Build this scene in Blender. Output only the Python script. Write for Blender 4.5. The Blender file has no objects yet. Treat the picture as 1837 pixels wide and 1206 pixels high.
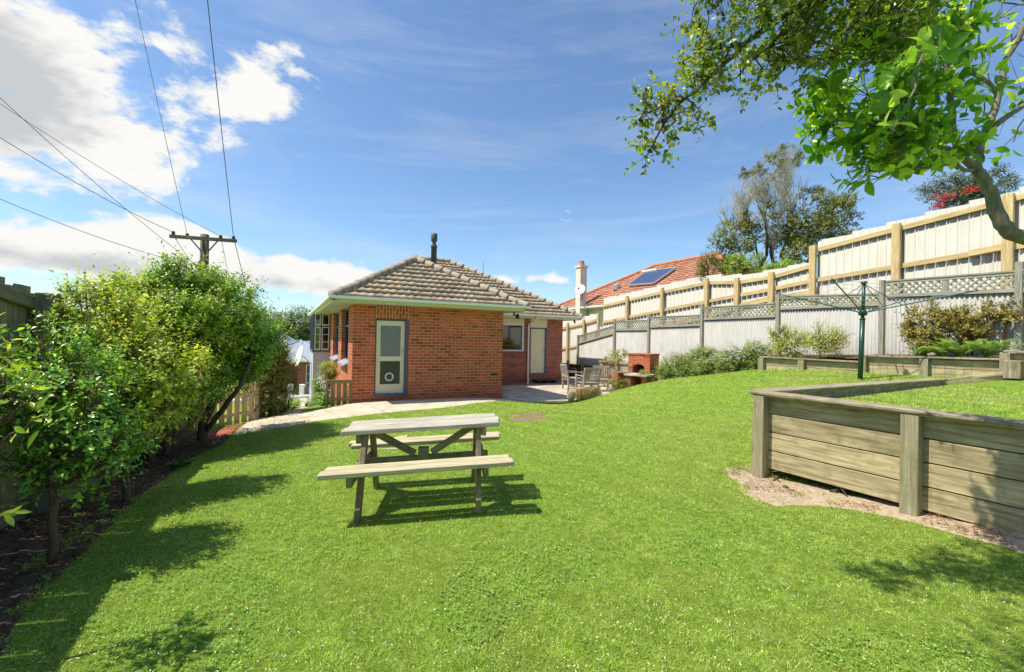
import bpy, math, random
import numpy as np
from mathutils import Vector, Matrix
S = bpy.context.scene
COL = S.collection
rng = np.random.default_rng(7)
random.seed(7)
R = math.radians
F = 790.0
EYE = 1.5
# ------------------------------------------------------------ camera
cam = bpy.data.cameras.new('camera'); camo = bpy.data.objects.new('camera', cam); COL.objects.link(camo)
cam.sensor_width = 36; cam.sensor_fit = 'HORIZONTAL'; cam.lens = F / 1837 * 36
cam.clip_start = .05; cam.clip_end = 3000
MC = Matrix.Rotation(R(90.3), 4, 'X') @ Matrix.Rotation(R(1.16), 4, 'Z')
MC.translation = (0, 0, EYE)
camo.matrix_world = MC
S.camera = camo
M3 = np.array(MC.to_3x3())
def ray(px, py):
    return M3 @ np.array([(px - 918.5) / F, -(py - 603) / F, -1.0])
def P(px, py, Y):                # world point seen there at a distance Y ahead
    r = ray(px, py); return np.array([0, 0, EYE]) + r * (Y / r[1])
def G(px, py, z):                # world point seen there at a height z
    r = ray(px, py); return np.array([0, 0, EYE]) + r * ((z - EYE) / r[2])
def PV(px, py, p0, d):           # world point seen there on an upright plane through p0 running along d
    r = ray(px, py); n = np.array([d[1], -d[0], 0.])
    t = (np.array([p0[0], p0[1], 0]) @ n) / (r @ n)
    return np.array([0, 0, EYE]) + r * t
def V(*a): return np.array(a, float)
def nrm(v):
    v = np.asarray(v, float); return v / (np.linalg.norm(v, axis=-1, keepdims=True) + 1e-12)
# ------------------------------------------------------------ terrain height
HP = [(0,0,0),(-1.5,3.8,-.1),(.1,4.05,-.02),(-.7,4.6,-.08),(2.86,5.06,0),(3.5,3.8,.05),(3.9,3.2,.13),(2,1.5,0),(4,1.2,.15),(0,-4,0),(6,-3,.4),(6,3,.4),
      (-3,3,-.1),(-4.3,3.6,-.2),(-5.2,5.6,-.5),(-3,1,0),(-5,-2,.05),(-9,-4,0),(-8,5,-.8),(-3.7,4.4,-.2),(-4.85,7.4,-.42),(-5.7,8.1,-.47),(-6.1,10,-.56),
      (-4.2,9,-.36),(-3,9.9,-.26),(-1.5,10.8,-.25),(-4.3,11.3,-.32),(-.2,12.4,-.28),(-2.4,12.2,-.29),(0,8,-.13),(1.6,12.1,-.3),(2.2,13.6,-.5),(1,15,-.55),(2,17,-.6),(5,18,-.6),(4.2,16.2,-.6),(3.4,14.6,-.45),
      (3,12.6,0.06),(4.8,13.4,.33),(3,9,.12),(5.3,12.4,.52),(6.3,11,.83),(8,8.6,.95),(8.6,7.7,1.05),(6.7,8.5,.85),(7.6,7.9,.86),(5.1,6.5,.36),(4,5.8,.16),(9.4,8.5,1.0),(4.4,18.6,-.5),
      (-6.4,11.5,-.62),(-7.6,13.4,-1.0),(-9,18.9,-1.6),(-12,24,-2.2),(-14,30,-2.8),(-19,41,-4.0),(-30,60,-5),(-60,40,-5),(-40,10,-3),(-40,-20,-1),(-200,200,-8),(0,60,-4),(30,60,0),(0,250,-8),(-300,0,-8),(200,200,0),(200,-100,3),(0,-200,0),(15,10,1.5),(18,25,1.0),(3,26,-.8)]
HPa = np.array(HP, float)
def _phi(d2): return d2 * .5 * np.log(d2 + 1e-9)
def _solve():
    xy = HPa[:, :2] / 10; n = len(xy)
    d2 = ((xy[:, None] - xy[None]) ** 2).sum(-1)
    A = np.zeros((n + 3, n + 3)); A[:n, :n] = _phi(d2) + np.eye(n) * .002
    A[:n, n] = 1; A[:n, n+1:] = xy; A[n, :n] = 1; A[n+1:, :n] = xy.T
    return np.linalg.solve(A, np.r_[HPa[:, 2], 0, 0, 0]), xy
_w, _xy = _solve()
def H(x, y):
    x = np.asarray(x, float); y = np.asarray(y, float); sh = x.shape
    q = np.stack([x.ravel(), y.ravel()], -1) / 10
    out = np.empty(len(q))
    for i in range(0, len(q), 40000):
        s = q[i:i+40000]
        d2 = ((s[:, None] - _xy[None]) ** 2).sum(-1)
        out[i:i+40000] = _phi(d2) @ _w[:-3] + _w[-3] + s @ _w[-2:]
    out = out.reshape(sh)
    return out if sh else float(out)
def GH(px, py, dz=0):            # where the ray meets the terrain
    z = 0.
    for _ in range(25):
        p = G(px, py, z); z = .5 * z + .5 * (float(H(p[0], p[1])) + dz)
    return G(px, py, z)
def onH(x, y, dz=0): return V(x, y, float(H(x, y)) + dz)
# ------------------------------------------------------------ mesh builder
class MB:
    def __init__(s): s.v = []; s.f = []; s.uv = []; s.n = 0
    def add(s, vs, fs, uvs=None):
        vs = np.asarray(vs, float)
        for k, f in enumerate(fs):
            s.f.append([i + s.n for i in f])
            s.uv.append(uvs[k] if uvs is not None else None)
        s.v.append(vs); s.n += len(vs); return s
    def box(s, c, size, ax=None, taper=None, bev=0):     # size along local axes, u runs along the longest
        ax = np.eye(3) if ax is None else np.asarray(ax, float)
        c = np.asarray(c, float); h = np.asarray(size, float) / 2
        L = int(np.argmax(size)); o = [i for i in range(3) if i != L]
        off = random.random() * 50, random.random() * 50
        b = min(bev, *(h * .45)) if bev else 0
        def uvof(l, fi): return (l[L] + off[0], l[o[0]] + (l[o[1]] + off[1] if fi == o[0] else off[1] + l[o[1]] * .3 + fi))
        vs, fs, us = [], [], []
        if b:
            # chamfered box
            idx = {}
            for sx in (-1, 1):
                for sy in (-1, 1):
                    for sz in (-1, 1):
                        sg = np.array([sx, sy, sz])
                        for k in range(3):
                            p = sg * (h - b); p = p.astype(float); p[k] = sg[k] * h[k]
                            idx[(sx, sy, sz, k)] = len(vs); vs.append(p)
            for k in range(3):
                a, d = [i for i in range(3) if i != k]
                for sg in (-1, 1):
                    q = []
                    for (sa, sd) in ((-1, -1), (1, -1), (1, 1), (-1, 1)):
                        t = [0, 0, 0]; t[k] = sg; t[a] = sa; t[d] = sd; q.append(idx[(*t, k)])
                    fs.append(q if (sg > 0) == (k != 1) else q[::-1]); us.append(k)
            for k in range(3):      # edges along k
                a, d = [i for i in range(3) if i != k]
                for sa in (-1, 1):
                    for sd in (-1, 1):
                        def g(sk, w):
                            t = [0, 0, 0]; t[k] = sk; t[a] = sa; t[d] = sd; return idx[(*t, w)]
                        q = [g(-1, a), g(1, a), g(1, d), g(-1, d)]
                        nn = np.cross(vs[q[1]] - vs[q[0]], vs[q[2]] - vs[q[1]]); m = np.zeros(3); m[a] = sa; m[d] = sd
                        fs.append(q if nn @ m > 0 else q[::-1]); us.append(a)
            for sx in (-1, 1):
                for sy in (-1, 1):
                    for sz in (-1, 1):
                        q = [idx[(sx, sy, sz, k)] for k in range(3)]
                        nn = np.cross(vs[q[1]] - vs[q[0]], vs[q[2]] - vs[q[1]])
                        fs.append(q if nn @ np.array([sx, sy, sz]) > 0 else q[::-1]); us.append(0)
        else:
            for sx in (-1, 1):
                for sy in (-1, 1):
                    for sz in (-1, 1): vs.append(np.array([sx, sy, sz]) * h)
            fs = [[0, 1, 3, 2], [4, 6, 7, 5], [0, 4, 5, 1], [2, 3, 7, 6], [0, 2, 6, 4], [1, 5, 7, 3]]; us = [0, 0, 1, 1, 2, 2]
        vs = np.array(vs)
        uv = [[uvof(vs[i], us[k]) for i in f] for k, f in enumerate(fs)]
        w = vs.copy()
        if taper is not None:
            m = vs[:, 2] > 0; w[m, :2] *= taper
        return s.add(c + w @ ax, fs, uv)
    def bar(s, p0, p1, w, h, up=(0, 0, 1), bev=0):       # length p0->p1, w sideways, h along up
        p0 = np.asarray(p0, float); p1 = np.asarray(p1, float)
        d = p1 - p0; L = np.linalg.norm(d); d = d / L
        sd = nrm(np.cross(up, d)); u = np.cross(d, sd)
        return s.box((p0 + p1) / 2, (L, w, h), [d, sd, u], bev=bev)
    def tube(s, pts, rad, n=8, cap=True):
        pts = np.asarray(pts, float); m = len(pts)
        rad = np.broadcast_to(np.asarray(rad, float), (m,))
        T = nrm(np.gradient(pts, axis=0)) if m > 2 else nrm(np.repeat((pts[1:] - pts[:1]), 2, 0))
        ref = V(0, 0, 1) if abs(T[0][2]) < .9 else V(1, 0, 0)
        a = nrm(np.cross(T[0], ref)); vs = []
        for i in range(m):
            a = nrm(a - T[i] * (a @ T[i])); b = np.cross(T[i], a)
            th = np.arange(n) * 2 * math.pi / n
            vs.append(pts[i] + rad[i] * (np.cos(th)[:, None] * a + np.sin(th)[:, None] * b))
        L = np.r_[0, np.cumsum(np.linalg.norm(np.diff(pts, axis=0), axis=1))]
        fs, uv = [], []
        c = 2 * math.pi * float(rad.mean())
        for i in range(m - 1):
            for j in range(n):
                k = (j + 1) % n
                fs.append([i*n+j, i*n+k, (i+1)*n+k, (i+1)*n+j])
                uv.append([(L[i], c*j/n), (L[i], c*(j+1)/n), (L[i+1], c*(j+1)/n), (L[i+1], c*j/n)])
        if cap:
            fs.append(list(range(n))[::-1]); uv.append([(0, 0)] * n)
            fs.append([(m-1)*n+j for j in range(n)]); uv.append([(0, 0)] * n)
        return s.add(np.concatenate(vs), fs, uv)
    def lathe(s, c, prof, n=24, ax=None):                # prof: (radius, height)
        c = np.asarray(c, float); ax = np.eye(3) if ax is None else np.asarray(ax)
        th = np.arange(n) * 2 * math.pi / n; vs = []
        for r, z in prof: vs += [c + np.array([r*math.cos(t), r*math.sin(t), z]) @ ax for t in th]
        fs = []
        for i in range(len(prof) - 1):
            for j in range(n):
                k = (j + 1) % n; fs.append([i*n+j, i*n+k, (i+1)*n+k, (i+1)*n+j])
        if prof[0][0] > 1e-4: fs.append(list(range(n))[::-1])
        if prof[-1][0] > 1e-4: fs.append([(len(prof)-1)*n+j for j in range(n)])
        return s.add(vs, fs)
    def prism(s, poly, d):                                # polygon (3-D points) pushed along d
        poly = np.asarray(poly, float); n = len(poly); d = np.asarray(d, float)
        nn = np.zeros(3)
        for i in range(n): nn += np.cross(poly[i], poly[(i+1) % n])
        if nn @ d > 0: poly = poly[::-1]
        vs = np.concatenate([poly, poly + d])
        fs = [list(range(n)), [n+i for i in range(n)][::-1]]
        for i in range(n):
            k = (i+1) % n; fs.append([i, n+i, n+k, k])
        return s.add(vs, fs)
    def build(s, name, mat, parent=None, smooth=False):
        vs = np.concatenate(s.v)
        org = ORG.get(parent.name, V(0, 0, 0)) if parent else None
        if parent is None:
            org = V((vs[:, 0].min() + vs[:, 0].max()) / 2, (vs[:, 1].min() + vs[:, 1].max()) / 2, vs[:, 2].min())
        vs = vs - org
        me = bpy.data.meshes.new(name)
        me.from_pydata(vs.tolist(), [], s.f)
        me.update()
        # box-projected uv in metres where none was given
        nl = len(me.loops); no = np.empty(len(me.polygons) * 3); me.polygons.foreach_get('normal', no); no = no.reshape(-1, 3)
        uv = []
        for k, f in enumerate(s.f):
            if s.uv[k] is not None: uv += [tuple(q) for q in s.uv[k]]
            else:
                n_ = no[k]
                if abs(n_[2]) > .95: uv += [(vs[i][0], vs[i][1]) for i in f]
                else:
                    t = np.array([-n_[1], n_[0], 0]); t /= np.linalg.norm(t)
                    if abs(n_[2]) > .3:
                        b = np.cross(n_, t); uv += [(vs[i] @ t, vs[i] @ b) for i in f]
                    else: uv += [(vs[i] @ t, vs[i][2]) for i in f]
        l = me.uv_layers.new(name='uv'); l.data.foreach_set('uv', np.array(uv, 'f').ravel())
        if smooth:
            me.polygons.foreach_set('use_smooth', [True] * len(me.polygons))
        o = bpy.data.objects.new(name, me); COL.objects.link(o)
        me.materials.append(mat)
        if parent: o.parent = parent; ORG[o.name] = org
        else: o.location = org; ORG[o.name] = org
        return o
ORG = {}
def raw(name, vs, fs_flat, k, mat, parent=None, smooth=False, uv=None, starts=None):
    """fast mesh from arrays: fs_flat (m,k) indices"""
    vs = np.asarray(vs, float)
    org = ORG.get(parent.name, V(0, 0, 0)) if parent else V((vs[:, 0].min() + vs[:, 0].max()) / 2, (vs[:, 1].min() + vs[:, 1].max()) / 2, vs[:, 2].min())
    vs = (vs - org).astype('f'); fs_flat = np.asarray(fs_flat, 'i')
    me = bpy.data.meshes.new(name)
    me.vertices.add(len(vs)); me.vertices.foreach_set('co', vs.ravel())
    me.loops.add(fs_flat.size); me.loops.foreach_set('vertex_index', fs_flat.ravel())
    me.polygons.add(len(fs_flat)); me.polygons.foreach_set('loop_start', np.arange(len(fs_flat), dtype='i') * k)
    me.polygons.foreach_set('loop_total', np.full(len(fs_flat), k, 'i'))
    if smooth: me.polygons.foreach_set('use_smooth', np.ones(len(fs_flat), bool))
    me.update(calc_edges=True)
    if uv is not None:
        l = me.uv_layers.new(name='uv'); l.data.foreach_set('uv', np.asarray(uv, 'f').ravel())
    me.materials.append(mat)
    o = bpy.data.objects.new(name, me); COL.objects.link(o)
    if parent: o.parent = parent
    else: o.location = org
    ORG[o.name] = org
    return o
def tag(o, label=None, cat=None, group=None, kind=None):
    if label: o['label'] = label
    if cat: o['category'] = cat
    if group: o['group'] = group
    if kind: o['kind'] = kind
    return o
def thing(name, label, cat, loc, group=None, rz=0, local=False):
    o = bpy.data.objects.new(name, None); COL.objects.link(o)
    o.location = loc; o.rotation_euler = (0, 0, rz); o.empty_display_size = .2
    ORG[o.name] = V(0, 0, 0) if local else np.asarray(loc, float)
    return tag(o, label, cat, group)
def copy_tree(o, parent=None):
    c = o.copy(); COL.objects.link(c)
    if parent: c.parent = parent
    for ch in list(o.children): copy_tree(ch, c)
    return c
# ------------------------------------------------------------ materials
def srgb(r, g, b, k=1.0):
    f = lambda c: (c/255/12.92 if c/255 <= .04045 else ((c/255+.055)/1.055)**2.4) * k
    return (f(r), f(g), f(b), 1)
class N:
    def __init__(s, name):
        s.m = bpy.data.materials.new(name); s.m.use_nodes = True; s.t = s.m.node_tree; s.t.nodes.clear()
        s.out = s.n('ShaderNodeOutputMaterial'); s.bs = s.n('ShaderNodeBsdfPrincipled')
        s.l(s.bs.outputs[0], s.out.inputs[0]); s._tc = None
    def n(s, t, **k):
        q = s.t.nodes.new(t)
        for a, b in k.items(): setattr(q, a, b)
        return q
    def l(s, a, b): s.t.links.new(a, b); return s
    def set(s, q, **k):
        for a, b in k.items():
            a = a.replace('_', ' ')
            if hasattr(b, 'is_output'): s.l(b, q.inputs[a])
            else: q.inputs[a].default_value = b
        return q
    def co(s, kind='UV', scale=(1, 1, 1), rot=(0, 0, 0)):
        tc = s._tc = s._tc or s.n('ShaderNodeTexCoord')
        mp = s.n('ShaderNodeMapping'); s.l(tc.outputs[kind], mp.inputs[0]); mp.inputs['Scale'].default_value = scale; mp.inputs['Rotation'].default_value = rot
        return mp.outputs[0]
    def noise(s, co, scale, detail=4, rough=.55, dist=0):
        q = s.n('ShaderNodeTexNoise'); s.l(co, q.inputs['Vector'])
        q.inputs['Scale'].default_value = scale; q.inputs['Detail'].default_value = detail; q.inputs['Roughness'].default_value = rough; q.inputs['Distortion'].default_value = dist
        return q.outputs['Fac']
    def ramp(s, fac, stops, mode='LINEAR'):
        q = s.n('ShaderNodeValToRGB'); s.l(fac, q.inputs[0]); r = q.color_ramp; r.interpolation = mode
        while len(r.elements) < len(stops): r.elements.new(.5)
        for e, (p, c) in zip(r.elements, stops): e.position = p; e.color = c if len(c) == 4 else (*c, 1)
        return q.outputs[0]
    def mix(s, fac, a, b, mode='MIX'):
        q = s.n('ShaderNodeMix', data_type='RGBA', blend_type=mode)
        for sock, val in ((q.inputs[0], fac), (q.inputs[6], a), (q.inputs[7], b)):
            if hasattr(val, 'is_output'): s.l(val, sock)
            else: sock.default_value = val
        return q.outputs[2]
    def math(s, op, a, b=0, c=0, clamp=False):
        q = s.n('ShaderNodeMath', operation=op, use_clamp=clamp)
        for sock, val in zip(q.inputs, (a, b, c)):
            if hasattr(val, 'is_output'): s.l(val, sock)
            else: sock.default_value = val
        return q.outputs[0]
    def island(s): return s.n('ShaderNodeNewGeometry').outputs['Random Per Island']
    def bump(s, h, strength=.3, dist=.01):
        q = s.n('ShaderNodeBump'); s.l(h, q.inputs['Height']); q.inputs['Strength'].default_value = strength; q.inputs['Distance'].default_value = dist
        s.l(q.outputs[0], s.bs.inputs['Normal']); return q
    def fin(s, color=None, rough=.6, **k):
        if color is not None: s.set(s.bs, Base_Color=color)
        s.set(s.bs, Roughness=rough, **k); return s.m
g4 = lambda v: (v, v, v, 1)
def wood(name, c1, c2, c3, grain=1.0, rough=.8, stain=.5, isl=.35, moss=None, bump=.35):
    m = N(name)
    co = m.co('UV', (2.2, 45 * grain, 1))
    g = m.noise(co, 1.0, 6, .6, .6)
    g2 = m.noise(m.co('UV', (1.2, 5, 1)), 1.6, 5, .65, .8)
    col = m.ramp(g, [(.3, c1), (.52, c2), (.72, c3)])
    col = m.mix(m.math('MULTIPLY', m.ramp(g2, [(.42, g4(0)), (.7, g4(1))]), stain), col, c1)
    kn = m.n('ShaderNodeTexVoronoi'); m.l(m.co('UV', (1.3, 7, 1)), kn.inputs['Vector']); kn.inputs['Scale'].default_value = 1.0
    col = m.mix(m.ramp(kn.outputs['Distance'], [(.05, g4(.75)), (.11, g4(0))]), col, tuple(x * .35 for x in c1[:3]) + (1,))
    if moss:
        ms = m.noise(m.co('Object', (1, 1, 1)), 6, 6, .7)
        col = m.mix(m.ramp(ms, [(.5, g4(0)), (.68, g4(.8))]), col, moss)
    i = m.island()
    col = m.mix(1.0, col, m.ramp(i, [(0, g4(1 - isl)), (1, g4(1 + isl * .3))]), 'MULTIPLY')
    m.bump(m.math('ADD', g, m.math('MULTIPLY', kn.outputs['Distance'], .3)), bump, .006)
    return m.fin(col, rough)
def plain(name, col, rough=.5, var=.15, metallic=0, scale=8, bump=.05, spec=.5, dirt=None):
    m = N(name)
    n = m.noise(m.co('Object'), scale, 6, .6)
    c = m.mix(1, col, m.ramp(n, [(.3, g4(1 - var)), (.7, g4(1 + var * .3))]), 'MULTIPLY')
    if dirt:
        n2 = m.noise(m.co('Object'), scale * .35, 8, .7)
        c = m.mix(m.ramp(n2, [(.5, g4(0)), (.7, g4(.6))]), c, dirt)
    m.bump(n, bump, .01)
    m.bs.inputs['Specular IOR Level'].default_value = spec
    return m.fin(c, rough, Metallic=metallic)
def leafmat(name, cols, rough=.45, trans=.35, spec=.4, tcol=None):
    m = N(name)
    i = m.island()
    st = [(k / max(1, len(cols) - 1), c) for k, c in enumerate(cols)]
    col = m.ramp(i, st)
    n = m.noise(m.co('Object'), 2.5, 3, .5)
    col = m.mix(1, col, m.ramp(n, [(.3, g4(.75)), (.7, g4(1.2))]), 'MULTIPLY')
    m.bs.inputs['Specular IOR Level'].default_value = spec
    m.fin(col, rough)
    tr = m.n('ShaderNodeBsdfTranslucent')
    m.l(m.mix(1, col, tcol or (1.3, 1.25, .5, 1), 'MULTIPLY'), tr.inputs[0])
    mx = m.n('ShaderNodeMixShader'); mx.inputs[0].default_value = trans
    m.l(m.bs.outputs[0], mx.inputs[1]); m.l(tr.outputs[0], mx.inputs[2]); m.l(mx.outputs[0], m.out.inputs[0])
    return m.m
def brickmat(name, c1, c2, c3, mortar, bw=.24, rh=.086, rot=0, msz=.011, damp=False):
    m = N(name)
    co = m.co('UV', (1, 1, 1), (0, 0, rot))
    b = m.n('ShaderNodeTexBrick'); m.l(co, b.inputs['Vector'])
    m.set(b, Scale=1.0, Mortar_Size=msz / 2, Mortar_Smooth=.15, Bias=0.0, Brick_Width=bw, Row_Height=rh)
    b.inputs['Color1'].default_value = g4(0); b.inputs['Color2'].default_value = g4(1); b.inputs['Mortar'].default_value = g4(.5)
    col = m.ramp(b.outputs['Color'], [(0, c1), (.35, c2), (.8, c2), (1, c3)])
    n = m.noise(m.co('UV'), 9, 8, .7); n2 = m.noise(m.co('UV'), 60, 4, .6); n3 = m.noise(m.co('UV'), .7, 5, .6)
    col = m.mix(1, col, m.ramp(n, [(.3, g4(.78)), (.7, g4(1.15))]), 'MULTIPLY')
    col = m.mix(1, col, m.ramp(n2, [(.3, g4(.85)), (.7, g4(1.12))]), 'MULTIPLY')
    col = m.mix(1, col, m.ramp(n3, [(.3, g4(.86)), (.7, g4(1.08))]), 'MULTIPLY')
    st = m.noise(m.co('UV', (2.2, .5, 1)), 1.6, 8, .7); pale = m.noise(m.co('UV'), 2.1, 9, .75)
    col = m.mix(m.ramp(st, [(.56, g4(0)), (.72, g4(.35))]), col, tuple(x * .45 for x in c1[:3]) + (1,)); col = m.mix(m.ramp(pale, [(.6, g4(0)), (.74, g4(.4))]), col, mortar)
    col = m.mix(b.outputs['Fac'], col, m.mix(n, mortar, tuple(x * .6 for x in mortar[:3]) + (1,)))
    sx = m.n('ShaderNodeSeparateXYZ'); m.l(m.co('UV'), sx.inputs[0]); dm = m.n('ShaderNodeMapRange'); m.l(m.math('ADD', sx.outputs[1], m.math('MULTIPLY', n3, .5)), dm.inputs[0]); dm.inputs[1].default_value = .75; dm.inputs[2].default_value = .15
    if damp: col = m.mix(m.math('MULTIPLY', dm.outputs[0], .45), col, tuple(x * .5 for x in c1[:3]) + (1,))
    h = m.math('SUBTRACT', m.math('MULTIPLY', n2, .25), b.outputs['Fac'])
    m.bump(h, .6, .008)
    return m.fin(col, .85)
# ------------------------------------------------------------ leaves, branches
def unit(n): return nrm(rng.normal(size=(n, 3)))
def leaf_arrays(b, d, nr, L, W, fine=False, droop=.15):
    """b base (n,3), d direction, nr normal, L length (n,), W width (n,) -> verts, faces"""
    n = len(b); d = nrm(d); s = nrm(np.cross(d, nr)); nr = np.cross(s, d)
    L = np.broadcast_to(L, (n,))[:, None]; W = np.broadcast_to(W, (n,))[:, None]
    if not fine:
        v = np.stack([b, b + d*L*.48 - s*W*.5 + nr*W*.14, b + d*L - nr*L*droop, b + d*L*.48 + s*W*.5 + nr*W*.14], 1)
        i = np.arange(n)[:, None] * 4
        f = np.concatenate([i + [0, 1, 2], i + [0, 2, 3]])
        return v.reshape(-1, 3), f, 3
    st = [(0, .10), (.22, .72), (.5, 1.0), (.78, .68), (1, .04)]
    rows = []
    for t, w in st:
        c = b + d*L*t - nr*L*droop*t*t
        rows += [c - s*W*.5*w + nr*W*.16*w, c, c + s*W*.5*w + nr*W*.16*w]
    v = np.stack(rows, 1); i = np.arange(n)[:, None] * 15; fs = []
    for r in range(4):
        a = r * 3
        fs += [i + [a, a+3, a+4, a+1], i + [a+1, a+4, a+5, a+2]]
    return v.reshape(-1, 3), np.concatenate(fs), 4
def shoots(c, d, length, nl, L, W, spread=1.0, jit=.25):
    """leaves set along short shoots: returns b, dir, normal, L, W"""
    n = len(c); t = np.tile(np.linspace(.1, 1, nl), (n, 1)) + rng.normal(size=(n, nl)) * .04
    d = nrm(d); ref = unit(n); a = nrm(np.cross(d, ref)); e = np.cross(d, a)
    th = (np.arange(nl) * 2.4)[None] + rng.uniform(0, 6.28, (n, 1)) + rng.normal(size=(n, nl)) * .3
    rad = np.cos(th)[..., None] * a[:, None] + np.sin(th)[..., None] * e[:, None]
    ln = np.broadcast_to(length, (n,))[:, None, None]
    b = c[:, None] + d[:, None] * t[..., None] * ln
    up = .25 + .9 * t[..., None]
    ld = nrm(rad * spread + d[:, None] * up * .9 + rng.normal(size=b.shape) * jit)
    nn = nrm(d[:, None] * 1.0 - rad * .5 + rng.normal(size=b.shape) * .35 + V(0, 0, .5))
    sc = (.65 + .5 * rng.random((n, nl))) * (1.05 - .35 * t)
    return b.reshape(-1, 3), ld.reshape(-1, 3), nn.reshape(-1, 3), (L * sc).ravel(), (W * sc).ravel()
def clumped(center, radii, nclump, nshoot, csize=.33, shell=.75, low=-1.0, upw=.45):
    """shoot starts and directions in irregular clumps filling an ellipsoid"""
    center = np.asarray(center, float); radii = np.asarray(radii, float)
    u = unit(nclump * 3); u = u[u[:, 2] > low][:nclump]; k = len(u)
    r = shell + (1 - shell) * rng.random((k, 1)) - (rng.random((k, 1)) < .25) * rng.random((k, 1)) * .6
    cc = center + u * r * radii
    cs = csize * (.6 + .8 * rng.random(k))
    w = cs ** 2; idx = rng.choice(k, nshoot, p=w / w.sum())
    o = unit(nshoot) * (rng.random((nshoot, 1)) ** .45)
    pos = cc[idx] + o * (cs[idx][:, None] * radii)
    d = nrm(o * .8 + nrm(pos - center) * .7 + V(0, 0, upw) + rng.normal(size=(nshoot, 3)) * .3)
    return pos, d, cc
def wig(p0, p1, n=5, amp=.06):
    p0 = np.asarray(p0, float); p1 = np.asarray(p1, float); L = np.linalg.norm(p1 - p0)
    t = np.linspace(0, 1, n)[:, None]; o = rng.normal(size=(n, 3)) * amp * L; o[0] = 0; o[-1] = 0
    return p0 + (p1 - p0) * t + o
def plant(name, label, cat, base, stems, blobs, leafm, barkm, L, W, nl=7, length=.14, group=None, fine=False, br=.9, rad=.03, spread=1.0, extra=None, twig=.004, csize=.33, shell=.75, crown='crown', upw=.45, droop=.15, wild=.0):
    """blobs: (center, radii, nclump, nshoot)"""
    base = np.asarray(base, float)
    t = thing(name, label, cat, base, group)
    tb = MB(); pts_all = []
    for st, r0, r1 in stems:
        st = np.asarray(st, float); k = len(st)
        # smooth the stem a little
        q = [st[0]]
        for i in range(k - 1): q += list(wig(st[i], st[i+1], 4, .03)[1:])
        q = np.array(q); tb.tube(q, np.linspace(r0, r1, len(q)), 8); pts_all.append(q[len(q)//4:])
    pts_all = np.concatenate(pts_all) if pts_all else base[None]
    B = []
    for (c, rr, nc, ns) in blobs:
        pos, d, cc = clumped(c, rr, nc, ns, csize, shell, upw=upw)
        B.append((pos, d))
        for q in cc[:int(len(cc) * br)]:
            dd = np.linalg.norm(pts_all - q, axis=1) + .6 * np.maximum(0, pts_all[:, 2] - q[2])
            s = pts_all[np.argmin(dd)]
            w = wig(s, q, 5, .07); tb.tube(w, np.linspace(rad * .45, twig, 5), 5, False)
            near = np.where(np.linalg.norm(pos - q, axis=1) < .45 * float(np.mean(rr)) * 1.0)[0][:9]
            for j in near: tb.tube([w[3], (w[3] + pos[j]) / 2 + rng.normal(size=3) * .02, pos[j] + d[j] * length * .8], [twig, twig * .8, twig * .5], 3, False)
    pos = np.concatenate([b[0] for b in B]); d = np.concatenate([b[1] for b in B])
    if tb.n: tb.build('trunk', barkm, t, True)
    a = shoots(pos, d, length * (1 + (rng.random(len(pos)) < wild) * 1.4), nl, L, W, spread)
    if extra is not None: a = tuple(np.concatenate([x, y]) for x, y in zip(a, extra))
    v, f, k = leaf_arrays(*a, fine=fine, droop=droop)
    raw(crown, v, f, k, leafm, t, smooth=fine)
    return t, pos, d
# ============================================================ materials shared
M = {}
M['brick'] = brickmat('red_brick', srgb(156,70,40), srgb(204,98,58), srgb(222,120,70), srgb(220,198,154), msz=.012, damp=True)
M['soldier'] = brickmat('upright_brick', srgb(150,66,36), srgb(194,96,52), srgb(212,114,62), srgb(232,212,160), rot=R(90), msz=.016)
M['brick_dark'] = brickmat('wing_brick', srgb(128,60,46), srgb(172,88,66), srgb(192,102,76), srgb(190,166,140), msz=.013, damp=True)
M['cream'] = plain('cream_paint', srgb(226,216,178), .45, .12)
M['doorcream'] = plain('door_cream_paint', srgb(236,222,182), .4, .1)
M['fascia'] = plain('fascia_paint', srgb(205,206,150), .5, .1)
M['white'] = plain('white_paint', srgb(232,232,226), .4, .1, dirt=srgb(170,165,150))
M['bluegrey'] = plain('blue_grey_paint', srgb(84,92,118), .45, .1)
M['gutter'] = plain('gutter_white', srgb(244,243,240), .35, .04)
M['sill'] = plain('pale_sill', srgb(150,150,166), .6, .1)
M['olive'] = plain('olive_panel', srgb(66,70,44), .35, .15)
M['soffit'] = plain('soffit_board', srgb(205,205,200), .6, .1)
M['black'] = plain('black_metal', (.02,.022,.022,1), .45, .3)
M['steel'] = plain('bare_steel', srgb(150,150,150), .3, .2, metallic=.9)
M['chrome'] = plain('handle_metal', srgb(190,190,190), .25, .1, metallic=1)
M['concrete'] = plain('pale_concrete', srgb(198,184,160), .9, .25, scale=5, bump=.3, dirt=srgb(140,125,105))
M['concrete_dark'] = plain('grey_concrete', srgb(120,116,108), .9, .3, scale=7, bump=.3)
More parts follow.
